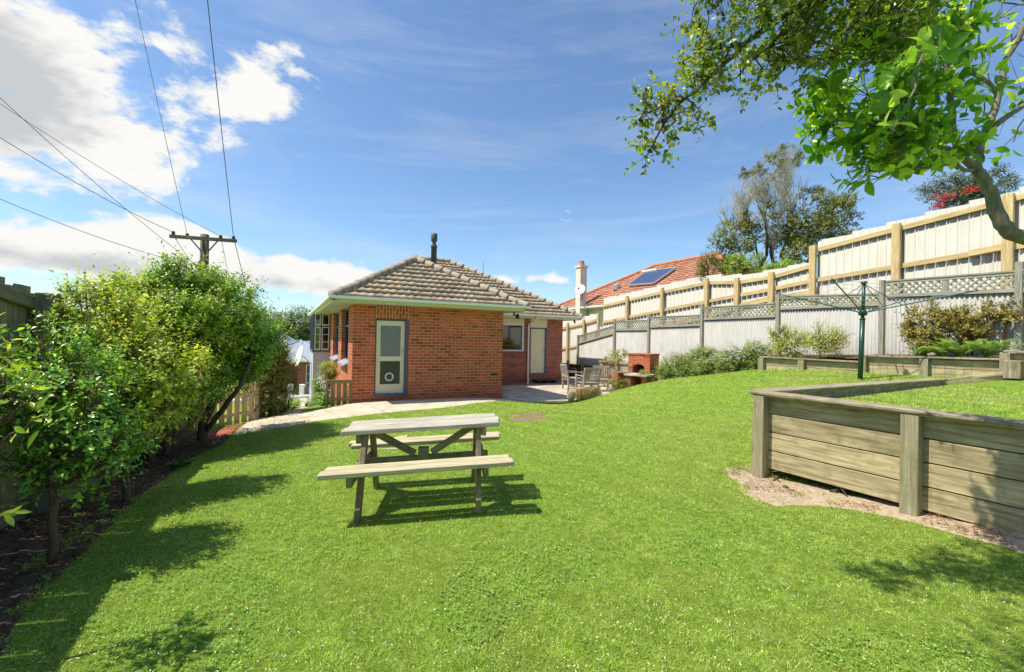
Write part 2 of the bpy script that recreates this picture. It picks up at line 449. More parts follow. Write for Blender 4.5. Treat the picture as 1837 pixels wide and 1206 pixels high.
def tilemat(name, a, b, c, dirtc):
    m = N(name)
    n = m.noise(m.co('Object'), 3, 8, .7); n2 = m.noise(m.co('Object'), 25, 5, .7); n3 = m.noise(m.co('Object'), .6, 4, .6)
    col = m.ramp(n, [(.3, a), (.5, b), (.72, c)])
    col = m.mix(m.ramp(n2, [(.48, g4(0)), (.66, g4(.7))]), col, dirtc)
    br = m.n('ShaderNodeTexWhiteNoise', noise_dimensions='2D')
    q = m.n('ShaderNodeVectorMath', operation='FLOOR'); m.l(m.co('UV', (1/.21, 1/.3156, 1)), q.inputs[0]); m.l(q.outputs[0], br.inputs['Vector'])
    col = m.mix(1, col, m.ramp(br.outputs['Value'], [(0, g4(.72)), (1, g4(1.15))]), 'MULTIPLY')
    col = m.mix(1, col, m.ramp(n3, [(.3, g4(.8)), (.7, g4(1.1))]), 'MULTIPLY')
    m.bump(n2, .3, .01)
    return m.fin(col, .85)
M['tile'] = tilemat('weathered_roof_tile', srgb(170,144,114), srgb(202,174,142), srgb(220,196,166), srgb(152,138,114))
M['tile_orange'] = tilemat('orange_roof_tile', srgb(172,112,84), srgb(192,132,102), srgb(204,150,120), srgb(152,106,84))
M['ridge'] = plain('mortar_ridge', srgb(172,156,134), .9, .3, scale=6, bump=.5, dirt=srgb(120,105,85))
def glass(name, tint, refl=.25, rough=.02, bumpy=0, trans=1.0):
    m = N(name); m.t.nodes.remove(m.bs)
    tr = m.n('ShaderNodeBsdfTransparent'); tr.inputs[0].default_value = tint
    gl = m.n('ShaderNodeBsdfGlossy'); gl.inputs['Roughness'].default_value = rough; gl.inputs[0].default_value = g4(.9)
    lw = m.n('ShaderNodeLayerWeight'); lw.inputs[0].default_value = .25
    f = m.math('ADD', m.math('MULTIPLY', lw.outputs['Fresnel'], .6), refl, clamp=True)
    mx = m.n('ShaderNodeMixShader'); m.l(f, mx.inputs[0]); m.l(tr.outputs[0], mx.inputs[1]); m.l(gl.outputs[0], mx.inputs[2]); m.l(mx.outputs[0], m.out.inputs[0])
    if bumpy:
        v = m.n('ShaderNodeTexVoronoi'); m.l(m.co('Object', (1, 1, .6)), v.inputs['Vector']); v.inputs['Scale'].default_value = bumpy
        b = m.n('ShaderNodeBump'); b.inputs['Strength'].default_value = .9; b.inputs['Distance'].default_value = .02; m.l(v.outputs['Distance'], b.inputs['Height']); m.l(b.outputs[0], gl.inputs['Normal'])
    return m.m
M['glass'] = glass('window_glass', srgb(120,130,130), .10)
M['glass_obscure'] = glass('patterned_glass', srgb(88,88,86), .26, .3, bumpy=30)
M['curtain'] = plain('pale_curtain', srgb(225,220,205), .9, .1)
M['dark_in'] = plain('unlit_interior_black', (.03,.03,.03,1), .9, .1)

# ============================================================ tiled roof helper
T30 = math.tan(R(30))
def tiled(name, poly, o, ea, eb, z0, mat, parent, step=.0525, pitch=T30, course=.2733):
    """poly: convex (a,b) plan polygon; b = plan distance up from the eave"""
    poly = np.array(poly, float); a_lo, b_hi = poly[:, 0].min(), poly[:, 1].max()
    o = np.asarray(o, float)[:2]; ea = np.asarray(ea, float)[:2]; eb = np.asarray(eb, float)[:2]
    def span(b):
        xs = []
        for i in range(len(poly)):
            p, q = poly[i], poly[(i+1) % len(poly)]
            if (p[1] - b) * (q[1] - b) <= 0:
                if abs(p[1] - q[1]) < 1e-9: xs += [p[0], q[0]]
                else: xs.append(p[0] + (q[0] - p[0]) * (b - p[1]) / (q[1] - p[1]))
        return min(xs), max(xs)
    k0, k1 = math.floor(poly[:, 0].min() / step) - 1, math.ceil(poly[:, 0].max() / step) + 1
    ag = np.arange(k0, k1 + 1) * step
    ph = (ag % .21) / .21
    prof = np.where(ph < .12, .026, np.where(ph < .37, .012, np.where(ph < .62, 0.0, .006)))
    nv = []; fs = []; uv = []; na = len(ag); base = 0
    nr = int(math.ceil(b_hi / course))
    c = 1 / math.cos(math.atan(pitch))
    b_lo = poly[:, 1].min()
    for r in range(int(b_lo / course), nr):
        b0 = max(r * course, b_lo); b1 = min((r + 1) * course, b_hi - 1e-6)
        if b1 - b0 < .02: continue
        jit = rng.normal(size=na) * .002
        lines = []
        for (b, h) in ((b0 + .07, -.02 + 0 * prof), (b0 - .03, .034 + prof + jit), (b1, .004 + prof + jit)):
            bb = min(max(b, b_lo + 1e-6), b_hi - 1e-6); s = span(bb); aa = np.clip(ag, *s)
            lines.append((aa, b, h))
        for aa, b, h in lines:
            pt = o + aa[:, None] * ea + b * eb; z = z0 + b * pitch + h
            nv.append(np.c_[pt, z]); 
        for l in (0, 1):
            for i in range(na - 1):
                A = lines[l][0]; B = lines[l+1][0]
                if A[i+1] - A[i] < 1e-5 and B[i+1] - B[i] < 1e-5: continue
                q = [base + l*na + i, base + l*na + i + 1, base + (l+1)*na + i + 1, base + (l+1)*na + i]
                fs.append(q)
                bm = (r + (.02 if l == 0 else 0.5)) * .3156
                bl = [r*.3156+.01, r*.3156+.01, (r+.99)*.3156, (r+.99)*.3156] if l else [r*.3156+.01]*4
                aa4 = [A[i]+.002, A[i+1]-.002, B[i+1]-.002, B[i]+.002]
                uv += [(x, y) for x, y in zip(aa4, bl)]
        base += 3 * na
    vs = np.concatenate(nv)
    e = ea[0] * eb[1] - ea[1] * eb[0]
    fs = np.array(fs)
    if e < 0: fs = fs[:, ::-1]; uv = np.array(uv).reshape(-1, 4, 2)[:, ::-1].reshape(-1, 2)
    return raw(name, vs, fs, 4, mat, parent, uv=uv)
def ridge_caps(name, lines, mat, parent, r=.11, seg=.36):
    mb = MB()
    for p, q in lines:
        p = np.asarray(p, float); q = np.asarray(q, float); L = np.linalg.norm(q - p); n = max(1, round(L / seg)); d = (q - p) / L
        for i in range(n):
            a = p + d * (L * i / n - .03); b = p + d * (L * (i + 1) / n + .02)
            j = rng.normal(size=3) * .006
            mb.tube([a + j, a + d * .05 + j, b + j], [r * 1.22, r * 1.12, r * .9], 10)
    return mb.build(name, mat, parent, True)
# ============================================================ brick house (local frame: x along the garden wall, y going back)
ZB = -.36
house = thing('brick_house', 'red brick bungalow with weathered brown tiled hip roof and a white eaves gutter', 'house', (-4.23, 11.7, ZB), rz=math.atan2(.454, .891), local=True)
ORG[house.name] = V(0, 0, ZB)
cu, su = math.cos(math.atan2(.454, .891)), math.sin(math.atan2(.454, .891))
def HL(u, v, z=0): return V(-4.23 + cu*u - su*v, 11.7 + su*u + cu*v, z)
def lbox(mb, x0, x1, y0, y1, z0, z1, planar=False):
    if planar:
        p = [V(x0,y0,z0), V(x1,y0,z0), V(x1,y1,z0), V(x0,y1,z0)]
        mb.prism(p, V(0, 0, z1 - z0))
    else: mb.box(((x0+x1)/2, (y0+y1)/2, (z0+z1)/2), (x1-x0, y1-y0, z1-z0))
W = MB(); Z0, Z1 = -.9, 2.33
def wl(*a): lbox(W, *a, planar=True)
wl(0, .575, 0, .25, Z0, Z1); wl(1.487, 4.425, 0, .25, Z0, Z1)
wl(.575, 1.487, 0, .25, Z0, -.16)
wl(4.175, 4.425, .25, 3.6, Z0, Z1)
# long side wall with two tall window openings
wl(0, .25, .25, .98, Z0, Z1); wl(0, .25, .98, 2.74, Z0, .62); wl(0, .25, 2.74, 3.73, Z0, Z1); wl(0, .25, 3.73, 5.64, Z0, .62); wl(0, .25, 5.64, 6.9, Z0, Z1)
wl(0, .25, 9.3, 11.4, -3, Z1); wl(0, 9.03, 11.4, 11.65, -3, Z1)
lw = W.build('brick_wall', M['brick'], house)
W = MB(); lbox(W, 0, .25, .25, 6.9, -3.0, Z0 - .003, True)
W.build('foundation_wall', M['concrete_dark'], house)
W = MB()
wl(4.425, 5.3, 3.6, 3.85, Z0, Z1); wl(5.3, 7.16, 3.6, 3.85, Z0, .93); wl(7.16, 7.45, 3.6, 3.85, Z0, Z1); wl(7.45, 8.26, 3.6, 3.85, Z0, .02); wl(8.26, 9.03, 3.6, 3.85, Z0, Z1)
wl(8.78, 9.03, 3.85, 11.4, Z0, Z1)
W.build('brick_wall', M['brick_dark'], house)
W = MB(); lbox(W, .577, 1.485, -.004, .24, 1.97, 2.329, True)
so = W.build('soldier_course', M['soldier'], house)
W = MB(); lbox(W, 5.3, 7.16, 3.62, 3.8, 2.12, 2.329); lbox(W, 7.45, 8.26, 3.62, 3.8, 1.97, 2.329)
W.build('eaves_panel', M['cream'], house)
W = MB()
for i in range(24):      # bricks on edge under the window
    x = 5.27 + i * .08; W.box((x + .035, 3.575, .885), (.068, .14, .09), bev=.004)
W.build('brick_sill', M['brick_dark'], house)
# ------- back door with frosted glass, panel and cat flap
fr = MB()
lbox(fr, .577, .62, .06, .2, -.1, 1.965); lbox(fr, 1.40, 1.485, .02, .2, -.1, 1.965); lbox(fr, .62, 1.40, .06, .2, 1.92, 1.965)
fr.box((1.03, .08, -.125), (.905, .24, .065))
fr.build('door_frame', M['bluegrey'], house)
d = MB()
xs = (.625, .735, 1.285, 1.395); yz = (-.09, .16, .80, .93, 1.78, 1.915)
lbox(d, xs[0], xs[1], .08, .125, yz[0], yz[5]); lbox(d, xs[2], xs[3], .08, .125, yz[0], yz[5])
for a, b in ((yz[0], yz[1]), (yz[2], yz[3]), (yz[4], yz[5])): lbox(d, xs[1], xs[2], .08, .125, a, b)
door = d.build('door', M['doorcream'], house)
p = MB(); lbox(p, xs[1], xs[2], .10, .112, yz[1], yz[2]); p.build('lower_panel', M['olive'], door)
p = MB(); lbox(p, xs[1], xs[2], .10, .108, yz[3], yz[4]); p.build('frosted_pane', M['glass_obscure'], door)
ax = np.array([[1,0,0],[0,0,1],[0,-1,0]], float)
p = MB(); p.lathe((.995, .10, .36), [(.085, 0), (.085, .012), (.105, .022), (.118, .016), (.125, 0)], 32, ax)
cf = p.build('cat_flap', M['white'], door, True)
p = MB(); p.box((.995, .094, .36), (.13, .006, .13)); p.build('flap_panel', M['olive'], cf)
p = MB(); p.box((1.34, .074, 1.08), (.035, .012, .19), bev=.003); p.tube([(1.34,.07,1.11), (1.34,.03,1.11), (1.27,.028,1.11), (1.245,.03,1.105)], .009, 8)
p.build('door_handle', M['chrome'], door)
p = MB(); lbox(p, .3, 1.4, .5, .52, 0, 2.2); lbox(p, .25, 4.17, .24, .26, -.2, 2.2) if 0 else None
p.build('unlit_room_panel', M['dark_in'], house)  # near-black panel stands in for the unlit room behind the door
# ------- window and door of the rear wing
w = MB()
for a in ((5.3, 5.37, .93, 2.12), (7.07, 7.16, .93, 2.12), (5.37, 7.07, .93, 1.03), (5.37, 7.07, 2.03, 2.12)): lbox(w, a[0], a[1], 3.63, 3.74, a[2], a[3])
wn = w.build('window', M['white'], house)
w = MB(); lbox(w, 5.37, 7.07, 3.68, 3.69, 1.03, 2.03); w.build('pane', M['glass'], wn)
w = MB(); w.prism([(5.2, 3.50, .915), (5.2, 3.66, .985), (5.2, 3.66, .915)], (2.04, 0, 0)); w.build('window_sill', M['bluegrey'], wn)
w = MB(); lbox(w, 7.452, 7.49, 3.62, 3.8, .02, 1.97); lbox(w, 8.19, 8.258, 3.6, 3.8, .02, 1.97); lbox(w, 7.49, 8.19, 3.62, 3.8, 1.93, 1.97); lbox(w, 7.45, 8.26, 3.56, 3.8, .022, .06)
w.build('door_frame', M['bluegrey'], house)
w = MB()
for i in range(8): w.box((7.535 + i * .0875, 3.69, .99), (.0845, .04, 1.86), bev=.004)
d2 = w.build('plank_door', M['cream'], house)
w = MB(); w.lathe((8.14, 3.67, 1.0), [(.012, 0), (.012, .03), (.028, .035), (.03, .05), (.015, .062), (0, .064)], 16, ax); w.build('door_handle', M['chrome'], d2)
# ------- tall windows in the long side wall
for (a, b) in ((.98, 2.74), (3.73, 5.64)):
    w = MB()
    lbox(w, .10, .2, a, a + .07, .7, 2.33); lbox(w, .10, .2, b - .07, b, .7, 2.33); lbox(w, .10, .2, a + .07, b - .07, .7, .77); lbox(w, .10, .2, a+.07, b-.07, 1.75, 1.80); lbox(w, .10, .2, a+.07, b-.07, 2.27, 2.33)
    f = w.build('side_window', M['bluegrey'], house)
    w = MB(); lbox(w, .14, .15, a + .07, b - .07, .77, 1.75); lbox(w, .14, .15, a + .07, b - .07, 1.80, 2.27); w.build('pane', M['glass'], f)
    w = MB(); w.prism([(-.12, a, .64), (.18, a, .78), (.18, a, .63), (-.12, a, .60)], (0, b - a, 0)); w.build('window_sill', M['sill'], f)
# ------- bay window further along, rendered below, white casements above
RN = N('lilac_render'); rn = RN.noise(RN.co('Object'), 40, 6, .7); RN.bump(rn, .7, .02)
M['render'] = RN.fin(RN.mix(RN.ramp(rn, [(.35, g4(0)), (.65, g4(1))]), srgb(170,168,190), srgb(205,203,220)), .9)
w = MB(); lbox(w, -.62, .25, 6.9, 9.3, -3, .80, True); w.build('rendered_bay_wall', M['render'], house)
w = MB(); lbox(w, -.66, .0, 6.86, 9.34, .80, .86)
for (x0, x1) in ((-.64, -.58), (-.37, -.32), (-.05, 0)): lbox(w, x0, x1, 6.88, 6.95, .86, 2.33)
for y in (7.6, 8.4, 9.25): lbox(w, -.64, -.58, y, y + .07, .86, 2.33)
bay = w.build('bay_window', M['bluegrey'], house)
w = MB()
for (x0, x1) in ((-.58, -.37), (-.32, -.05)):
    for (z0, z1) in ((.88, 1.80), (1.86, 2.32)):
        t_ = .03
        lbox(w, x0, x0+t_, 6.87, 6.93, z0, z1); lbox(w, x1-t_, x1, 6.87, 6.93, z0, z1); lbox(w, x0+t_, x1-t_, 6.87, 6.93, z0, z0+t_*1.6); lbox(w, x0+t_, x1-t_, 6.87, 6.93, z1-t_, z1)
    for zz in (1.19, 1.49): lbox(w, x0+.03, x1-.03, 6.885, 6.915, zz, zz+.02)
w.build('casement', M['white'], bay)
w = MB(); lbox(w, -.56, -.07, 6.9, 6.905, .9, 2.3); w.build('pane', M['glass'], bay)
w = MB()
for i in range(8): w.tube([(-.30 + i*.016, 7.02 + (i % 2)*.02, .9), (-.30 + i*.016, 7.02 + (i % 2)*.02, 2.3)], .012, 6)
for i in range(8): w.tube([(-.54 + i*.016, 7.02 + (i % 2)*.02, .9), (-.54 + i*.016, 7.02 + (i % 2)*.02, 2.3)], .012, 6)
w.build('curtain', M['curtain'], bay)
w = MB(); lbox(w, -.60, -.58, 6.96, 9.2, .88, 2.3); w.build('pane', M['glass'], bay)
# ------- soffit, fascia, gutter, roof
w = MB(); lbox(w, -.53, 4.94, -.5, 3.1, 2.331, 2.35); lbox(w, -.53, 9.6, 3.1, 12.0, 2.331, 2.35); w.build('soffit', M['soffit'], house)
EV = [(-.53, 12.0), (-.53, -.5), (4.94, -.5), (4.94, 3.1), (9.6, 3.1), (9.6, 12.0)]
fa, gu = MB(), MB()
GP = [(0, .0), (.09, .0), (.105, .02), (.11, .07), (.10, .07), (.095, .03), (.015, .012), (0, .012)]
for i in range(len(EV) - 1):
    p, q = V(*EV[i], 0), V(*EV[i+1], 0); dd = nrm(q - p); nn = V(dd[1], -dd[0], 0)     # outward
    if i in (0,): nn = V(-1, 0, 0)
    e0 = .02 if i in (0, 1, 3) else 0; 
    fa.bar(p + nn*.01 + V(0,0,2.402), q + nn*.01 + V(0,0,2.402), .02, .145)
    ext0 = dd * (-.13 if i in (1, 4) else 0); ext1 = dd * (.13 if i in (0, 1, 3) else (-.13 if i == 2 else 0))
    a = p + nn * .021 + ext0 + V(0, 0, 2.415); b = q + nn * .021 + ext1 + V(0, 0, 2.415)
    gu.prism([a + nn * x + V(0, 0, z) for x, z in GP], b - a)
fa.build('fascia', M['fascia'], house)
gu.build('gutter', M['gutter'], house)
roof = tiled('roof', [(-.56, 0), (5.0, 0), (2.22, 2.77)], (0, -.54), (1, 0), (0, 1), 2.46, M['tile'], house)
Rf = lambda *a: tiled('roof_slope', *a, M['tile'], roof)
ORG[roof.name] = V(0, 0, ZB)
Rf([(5.0, 0), (9.66, 0), (5.2, 4.46), (3.88, 4.46), (2.22, 2.8)], (0, 3.06), (1, 0), (0, 1), 2.46)
Rf([(-.54, 0), (12.04, 0), (8.54, 2.77), (2.23, 2.77)], (-.56, 0), (0, 1), (1, 0), 2.46)
Rf([(5.86, 2.77), (9.27, 2.77), (7.58, 4.46), (7.50, 4.46)], (-.56, 0), (0, 1), (1, 0), 2.46)
Rf([(-.54, 0), (3.1, 0), (5.88, 2.77), (2.23, 2.77)], (5.0, 0), (0, 1), (-1, 0), 2.46)
Rf([(3.06, 0), (12.04, 0), (7.6, 4.46), (7.5, 4.46)], (9.66, 0), (0, 1), (-1, 0), 2.46)
Rf([(-.56, 0), (9.66, 0), (5.2, 4.46), (3.88, 4.46)], (0, 12.04), (1, 0), (0, -1), 2.46)
RZ = lambda k: 2.49 + T30 * k
ridge_caps('ridge_cap', [((-.55, -.53, RZ(0)), (2.22, 2.24, RZ(2.77))), ((4.98, -.52, RZ(0)), (2.22, 2.24, RZ(2.77))), ((2.22, 2.24, RZ(2.77)), (2.22, 5.86, RZ(2.77))),
    ((9.64, 3.08, RZ(0)), (5.2, 7.52, RZ(4.45))), ((5.2, 7.52, RZ(4.45)), (3.88, 7.52, RZ(4.45))), ((2.22, 5.86, RZ(2.77)), (3.88, 7.52, RZ(4.45))), ((-.55, 12.02, RZ(0)), (3.88, 7.55, RZ(4.45))), ((9.64, 12.02, RZ(0)), (5.2, 7.55, RZ(4.45)))], M['ridge'], roof)
w = MB(); w.lathe((3.55, 4.6, 3.1), [(.15, 0), (.13, .2), (.115, .25), (.112, 1.92), (.13, 1.93), (.13, 1.97), (.075, 2.08), (.07, 2.16), (.12, 2.18), (.125, 2.26), (.12, 2.46), (.10, 2.48), (0, 2.49)], 24)
w.build('flue', plain('flue_grey', srgb(74,76,76), .45, .25), house, True)
w = MB(); w.tube([HL(0,0)*0 + V(6.4, 6.3, 4.2), V(6.4, 6.3, 5.0)], .012, 6); w.build('antenna', M['steel'], house)
w = MB(); w.tube([(7.41,3.02,2.42), (7.41,3.02,2.31), (7.33,3.28,2.18), (7.31,3.50,2.1), (7.31,3.53,2.0), (7.31,3.53,-.05), (7.31,3.50,-.14), (7.0,2.95,-.27), (6.93,2.85,-.29)], .036, 10)
w.build('downpipe', M['white'], house, True)
w = MB(); w.tube([(4.8,.0,2.33), (4.8,.0,2.22)], .03, 8); w.tube([(4.8,.0,2.24), (4.88,-.1,2.19)], .02, 8); w.lathe((4.88,-.1,2.19), [(.03,-.08),(.05,-.06),(.07,.04),(.075,.06),(0,.05)], 12, np.array([[.3,.9,.3],[.9,-.3,0],[.1,.27,-.95]]))
w.build('flood_light', M['black'], house)
w = MB(); w.box((9.35, 3.2, 2.29), (.06, .06, .1)); w.tube([(9.35,3.2,2.3), (9.35,3.15,2.2)], .035, 8); w.build('eaves_lamp', M['black'], house)
w = MB()
for zz in (-.012, 0, .012): w.box((4.16, -.004, .38 + zz*1.6), (.2, .012, .009))
w.box((4.16, .004, .38), (.225, .012, .07)); w.build('air_vent', M['black'], house)
# step pallet at the wing door
stp = HL(8.0, 3.3, -.335); t = thing('door_step', 'low dark timber pallet step below the cream plank door', 'step', stp, rz=math.atan2(su, cu), local=True)
M['darkwood'] = wood('dark_wood', srgb(48,36,28), srgb(78,58,44), srgb(98,80,62), rough=.8)
w = MB(); [w.box((0, -.18 + i * .12, .135), (.95, .105, .03), bev=.003) for i in range(4)]; w.build('tread', M['darkwood'], t)
w = MB(); [w.box((x, 0, .06), (.07, .46, .118)) for x in (-.42, 0, .42)]; w.build('bearer', M['darkwood'], t)
# ============================================================ ground
def grassmat(name):
    m = N(name); co = m.co('Object')
    n1 = m.noise(co, .9, 5, .6); n2 = m.noise(co, 14, 6, .75); n3 = m.noise(co, 90, 4, .7)
    c = m.ramp(n2, [(.3, srgb(96,124,38)), (.5, srgb(138,168,56)), (.68, srgb(176,194,92))])
    c = m.mix(m.ramp(n1, [(.45, g4(0)), (.7, g4(.5))]), c, srgb(140,158,62))
    c = m.mix(1, c, m.ramp(n3, [(.3, g4(.55)), (.7, g4(1.25))]), 'MULTIPLY')
    m.bump(m.math('ADD', n3, m.math('MULTIPLY', n2, 1.5)), .9, .03)
    m.bs.inputs['Specular IOR Level'].default_value = .15
    return m.fin(c, .95)
M['turf'] = grassmat('turf')
def soil(name, a, b, c, sc=9, bump=.9):
    m = N(name); co = m.co('Object')
    n = m.noise(co, sc, 10, .72); v = m.n('ShaderNodeTexVoronoi'); m.l(co, v.inputs['Vector']); v.inputs['Scale'].default_value = sc * 5
    col = m.ramp(n, [(.3, a), (.5, b), (.7, c)])
    col = m.mix(1, col, m.ramp(v.outputs['Distance'], [(0, g4(.55)), (.5, g4(1.2))]), 'MULTIPLY')
    m.bump(m.math('ADD', n, v.outputs['Distance']), bump, .03)
    return m.fin(col, .95)
M['soil'] = soil('bark_soil', srgb(52,40,30), srgb(88,70,52), srgb(124,104,78))
M['dirt'] = soil('dry_dirt', srgb(136,114,90), srgb(170,150,124), srgb(196,178,152), 20, .5)
M['straw'] = soil('dry_straw', srgb(150,128,80), srgb(190,168,112), srgb(216,198,150), 14)
def axisgrid(lo, hi, fine_lo, fine_hi, h, grow=1.13):
    a = list(np.arange(fine_lo, fine_hi, h)); s = h
    x = a[-1]
    while x < hi: s *= grow; x += s; a.append(x)
    s = h; x = a[0]; pre = []
    while x > lo: s *= grow; x -= s; pre.append(x)
    return np.array(pre[::-1] + a)
gx = axisgrid(-900, 900, -8, 11, .16); gy = axisgrid(-150, 1500, -1, 16, .16)
GXX, GYY = np.meshgrid(gx, gy, indexing='ij')
far = np.hypot(GXX, GYY - 10)
ZH = H(GXX, GYY); ff = np.clip((far - 60) / 80, 0, 1); ZH = ZH * (1 - ff) + (-6) * ff
ZH = np.maximum(ZH, -7)
def micro(x, y): return .012 * np.sin(x * 3.1 + 1.3 * np.sin(y * 2.3)) * np.cos(y * 2.7 + x) + .006 * np.sin(x * 9 + y * 5)
nxg, nyg = len(gx), len(gy)
vs = np.c_[GXX.ravel(), GYY.ravel(), ZH.ravel()]
i, j = np.meshgrid(np.arange(nxg - 1), np.arange(nyg - 1), indexing='ij'); a = (i * nyg + j).ravel()
o = raw('ground', vs, np.stack([a, a + nyg, a + nyg + 1, a + 1], 1), 4, M['turf'], smooth=True)
tag(o, kind='structure')
def resample(pl, n):
    pl = np.asarray(pl, float); L = np.r_[0, np.cumsum(np.linalg.norm(np.diff(pl[:, :2], axis=0), axis=1))]
    t = np.linspace(0, L[-1], n); return np.stack([np.interp(t, L, pl[:, k]) for k in range(pl.shape[1])], 1)
def strip(name, e0, e1, mat, dz=.02, n=60, m=10, rough=0, edge=.0, fall=None, zf=None, skirt=True, grit=.0):
    e0 = resample(e0, n); e1 = resample(e1, n); s = np.linspace(0, 1, m)
    if edge:
        d = nrm(e1 - e0); e0 = e0 - d * edge * np.clip(rng.normal(size=(n, 1)) * .4 + .3*np.sin(np.arange(n)[:, None]*.9), -1, 1); e1 = e1 + d * edge * np.clip(rng.normal(size=(n, 1)) * .4 + .3*np.sin(np.arange(n)[:, None]*.7), -1, 1)
    p = e0[:, None] * (1 - s[None, :, None]) + e1[:, None] * s[None, :, None]
    z = (H(p[..., 0], p[..., 1]) if zf is None else zf(p[..., 0], p[..., 1])) + dz
    if rough: z = z + rng.normal(size=z.shape) * rough
    if skirt:
        z[:, 0] -= abs(dz) + .03; z[:, -1] -= abs(dz) + .03; z[0] -= abs(dz) + .03; z[-1] -= abs(dz) + .03
    vs = np.c_[p.reshape(-1, p.shape[-1])[:, :2], z.ravel()]
    i, j = np.meshgrid(np.arange(n - 1), np.arange(m - 1), indexing='ij'); a = (i * m + j).ravel()
    f = np.stack([a, a + m, a + m + 1, a + 1], 1)
    A, B, C_ = vs[f[0, 0]], vs[f[0, 1]], vs[f[0, 2]]
    if np.cross(B - A, C_ - B)[2] < 0: f = f[:, ::-1]
    return raw(name, vs, f, 4, mat, smooth=True)
gp = lambda px, py: GH(px, py)[:2]
# planting bed along the paling fence
FO = V(-4.26, 3.67, 0); FD = nrm(V(-.45, .89, 0)); FN = V(.89, .45, 0)
bed_edge = [(-1.5, -.6)] + [tuple(gp(*q)) for q in ((0,1185),(60,1090),(130,1020),(205,940),(270,878),(335,828),(400,800),(418,784))]
fence_edge = [tuple((FO + FD * L)[:2]) for L in np.linspace(-5, 7.2, 12)]
tag(strip('planting_bed', fence_edge, bed_edge, M['soil'], .015, 130, 22, .009, .05), kind='structure')
# path of pale concrete
pe0 = [tuple(gp(*q)) for q in ((414,783),(470,773),(520,765),(560,757),(620,750),(700,741),(800,732),(905,720))] + [tuple(HL(5.2, -.55)[:2])]
pe1 = [tuple(gp(*q)) for q in ((440,757),(475,751),(510,745),(548,741),(590,733))] + [tuple(HL(-.02, -.02)[:2]), tuple(HL(.6, .0)[:2]), tuple(HL(2, .0)[:2]), tuple(HL(4.4, .0)[:2]), tuple(HL(5.2, .0)[:2])]
CM = N('path_concrete'); cc_ = CM.co('Object'); c1 = CM.noise(cc_, 2.2, 8, .7); c2 = CM.noise(cc_, 60, 4, .7)
cc2 = CM.mix(1, CM.ramp(c1, [(.3, srgb(172,156,132)), (.55, srgb(208,194,170)), (.75, srgb(222,210,190))]), CM.ramp(c2, [(.3, g4(.75)), (.7, g4(1.12))]), 'MULTIPLY'); CM.bump(c2, .6, .01)
M['path'] = CM.fin(cc2, .9)
tag(strip('path', pe0, pe1, M['path'], .03, 90, 14, .002), kind='structure')
# step slab in the back-door recess
w = MB(); w.prism([HL(.5,-.3,-.4), HL(1.6,-.3,-.4), HL(1.6,.02,-.4), HL(.5,.02,-.4)], (0,0,.235))
# lower path down to the street, the street itself
lp0 = [tuple(gp(*q)) for q in ((492,757),(506,741),(538,728),(535,712))]; lp1 = [tuple(gp(*q)) for q in ((549,741),(547,735),(556,724),(552,712))]
tag(strip('footpath', lp0, lp1, M['concrete'], .02, 30, 6), kind='structure')
AS = soil('asphalt', srgb(95,93,90), srgb(118,116,112), srgb(140,138,134), 30, .3)
rd = [(-30, 25.5), (-13.5, 27), (-5, 27.5)]; rd2 = [(-30, 31), (-15, 32), (-5, 32.5)]
tag(strip('road', rd, rd2, AS, .05, 40, 8), kind='structure')
tag(strip('pavement', [(x, y + .3) for x, y in rd2], [(x, y + 2.2) for x, y in rd2], M['concrete'], .12, 40, 5), kind='structure')
# brick-paved corner by the picket fence
PV1 = brickmat('paving_brick', srgb(120,54,40), srgb(168,84,62), srgb(190,110,84), srgb(110,95,75), .2, .1)
pb = strip('brick_paving', [tuple(gp(*q)) for q in ((350,783),(398,770),(440,757))], [tuple(gp(*q)) for q in ((362,800),(395,792),(414,783))], PV1, .03, 20, 6)
pb.data.uv_layers.new(name='uv'); 
for lp_ in pb.data.loops:
    c_ = pb.data.vertices[lp_.vertex_index].co; pb.data.uv_layers[0].data[lp_.index].uv = (c_.x * .8 + c_.y * .6, c_.y * .8 - c_.x * .6)
tag(pb, kind='structure')
# patio of square pavers
PM = N('patio_paver'); b = PM.n('ShaderNodeTexBrick'); PM.l(PM.co('UV', (1,1,1), (0,0,R(32))), b.inputs['Vector'])
PM.set(b, Scale=1.0, Mortar_Size=.006, Brick_Width=.3, Row_Height=.3); b.offset = 0
b.inputs['Color1'].default_value = srgb(176,160,140); b.inputs['Color2'].default_value = srgb(206,192,172); b.inputs['Mortar'].default_value = srgb(120,108,92)
pn = PM.noise(PM.co('Object'), 5, 6, .7); pc = PM.mix(1, b.outputs['Color'], PM.ramp(pn, [(.3, g4(.75)), (.7, g4(1.1))]), 'MULTIPLY'); PM.bump(b.outputs['Fac'], -.4, .01)
M['paver'] = PM.fin(pc, .9)
pat = MB(); PZ = -.335
pp = [HL(4.43,-.75), HL(6.3,-1.5), HL(8.5,-2.6), HL(11.2,-1.2), HL(12.6, 2.4), HL(12.6,9.5), HL(9.03,9.5), HL(9.03,3.6), HL(4.43,3.6)]
pat.prism([V(q[0], q[1], PZ - .06) for q in pp], (0, 0, .06))
tag(pat.build('patio', M['paver'], None), kind='structure')
w = MB()
w.prism([HL(4.43,3.0,PZ), HL(9.3,3.0,PZ), HL(9.3,3.59,PZ), HL(4.43,3.59,PZ)], (0,0,.03)); 
tag(w.build('concrete_apron', M['concrete_dark'], None), kind='structure')
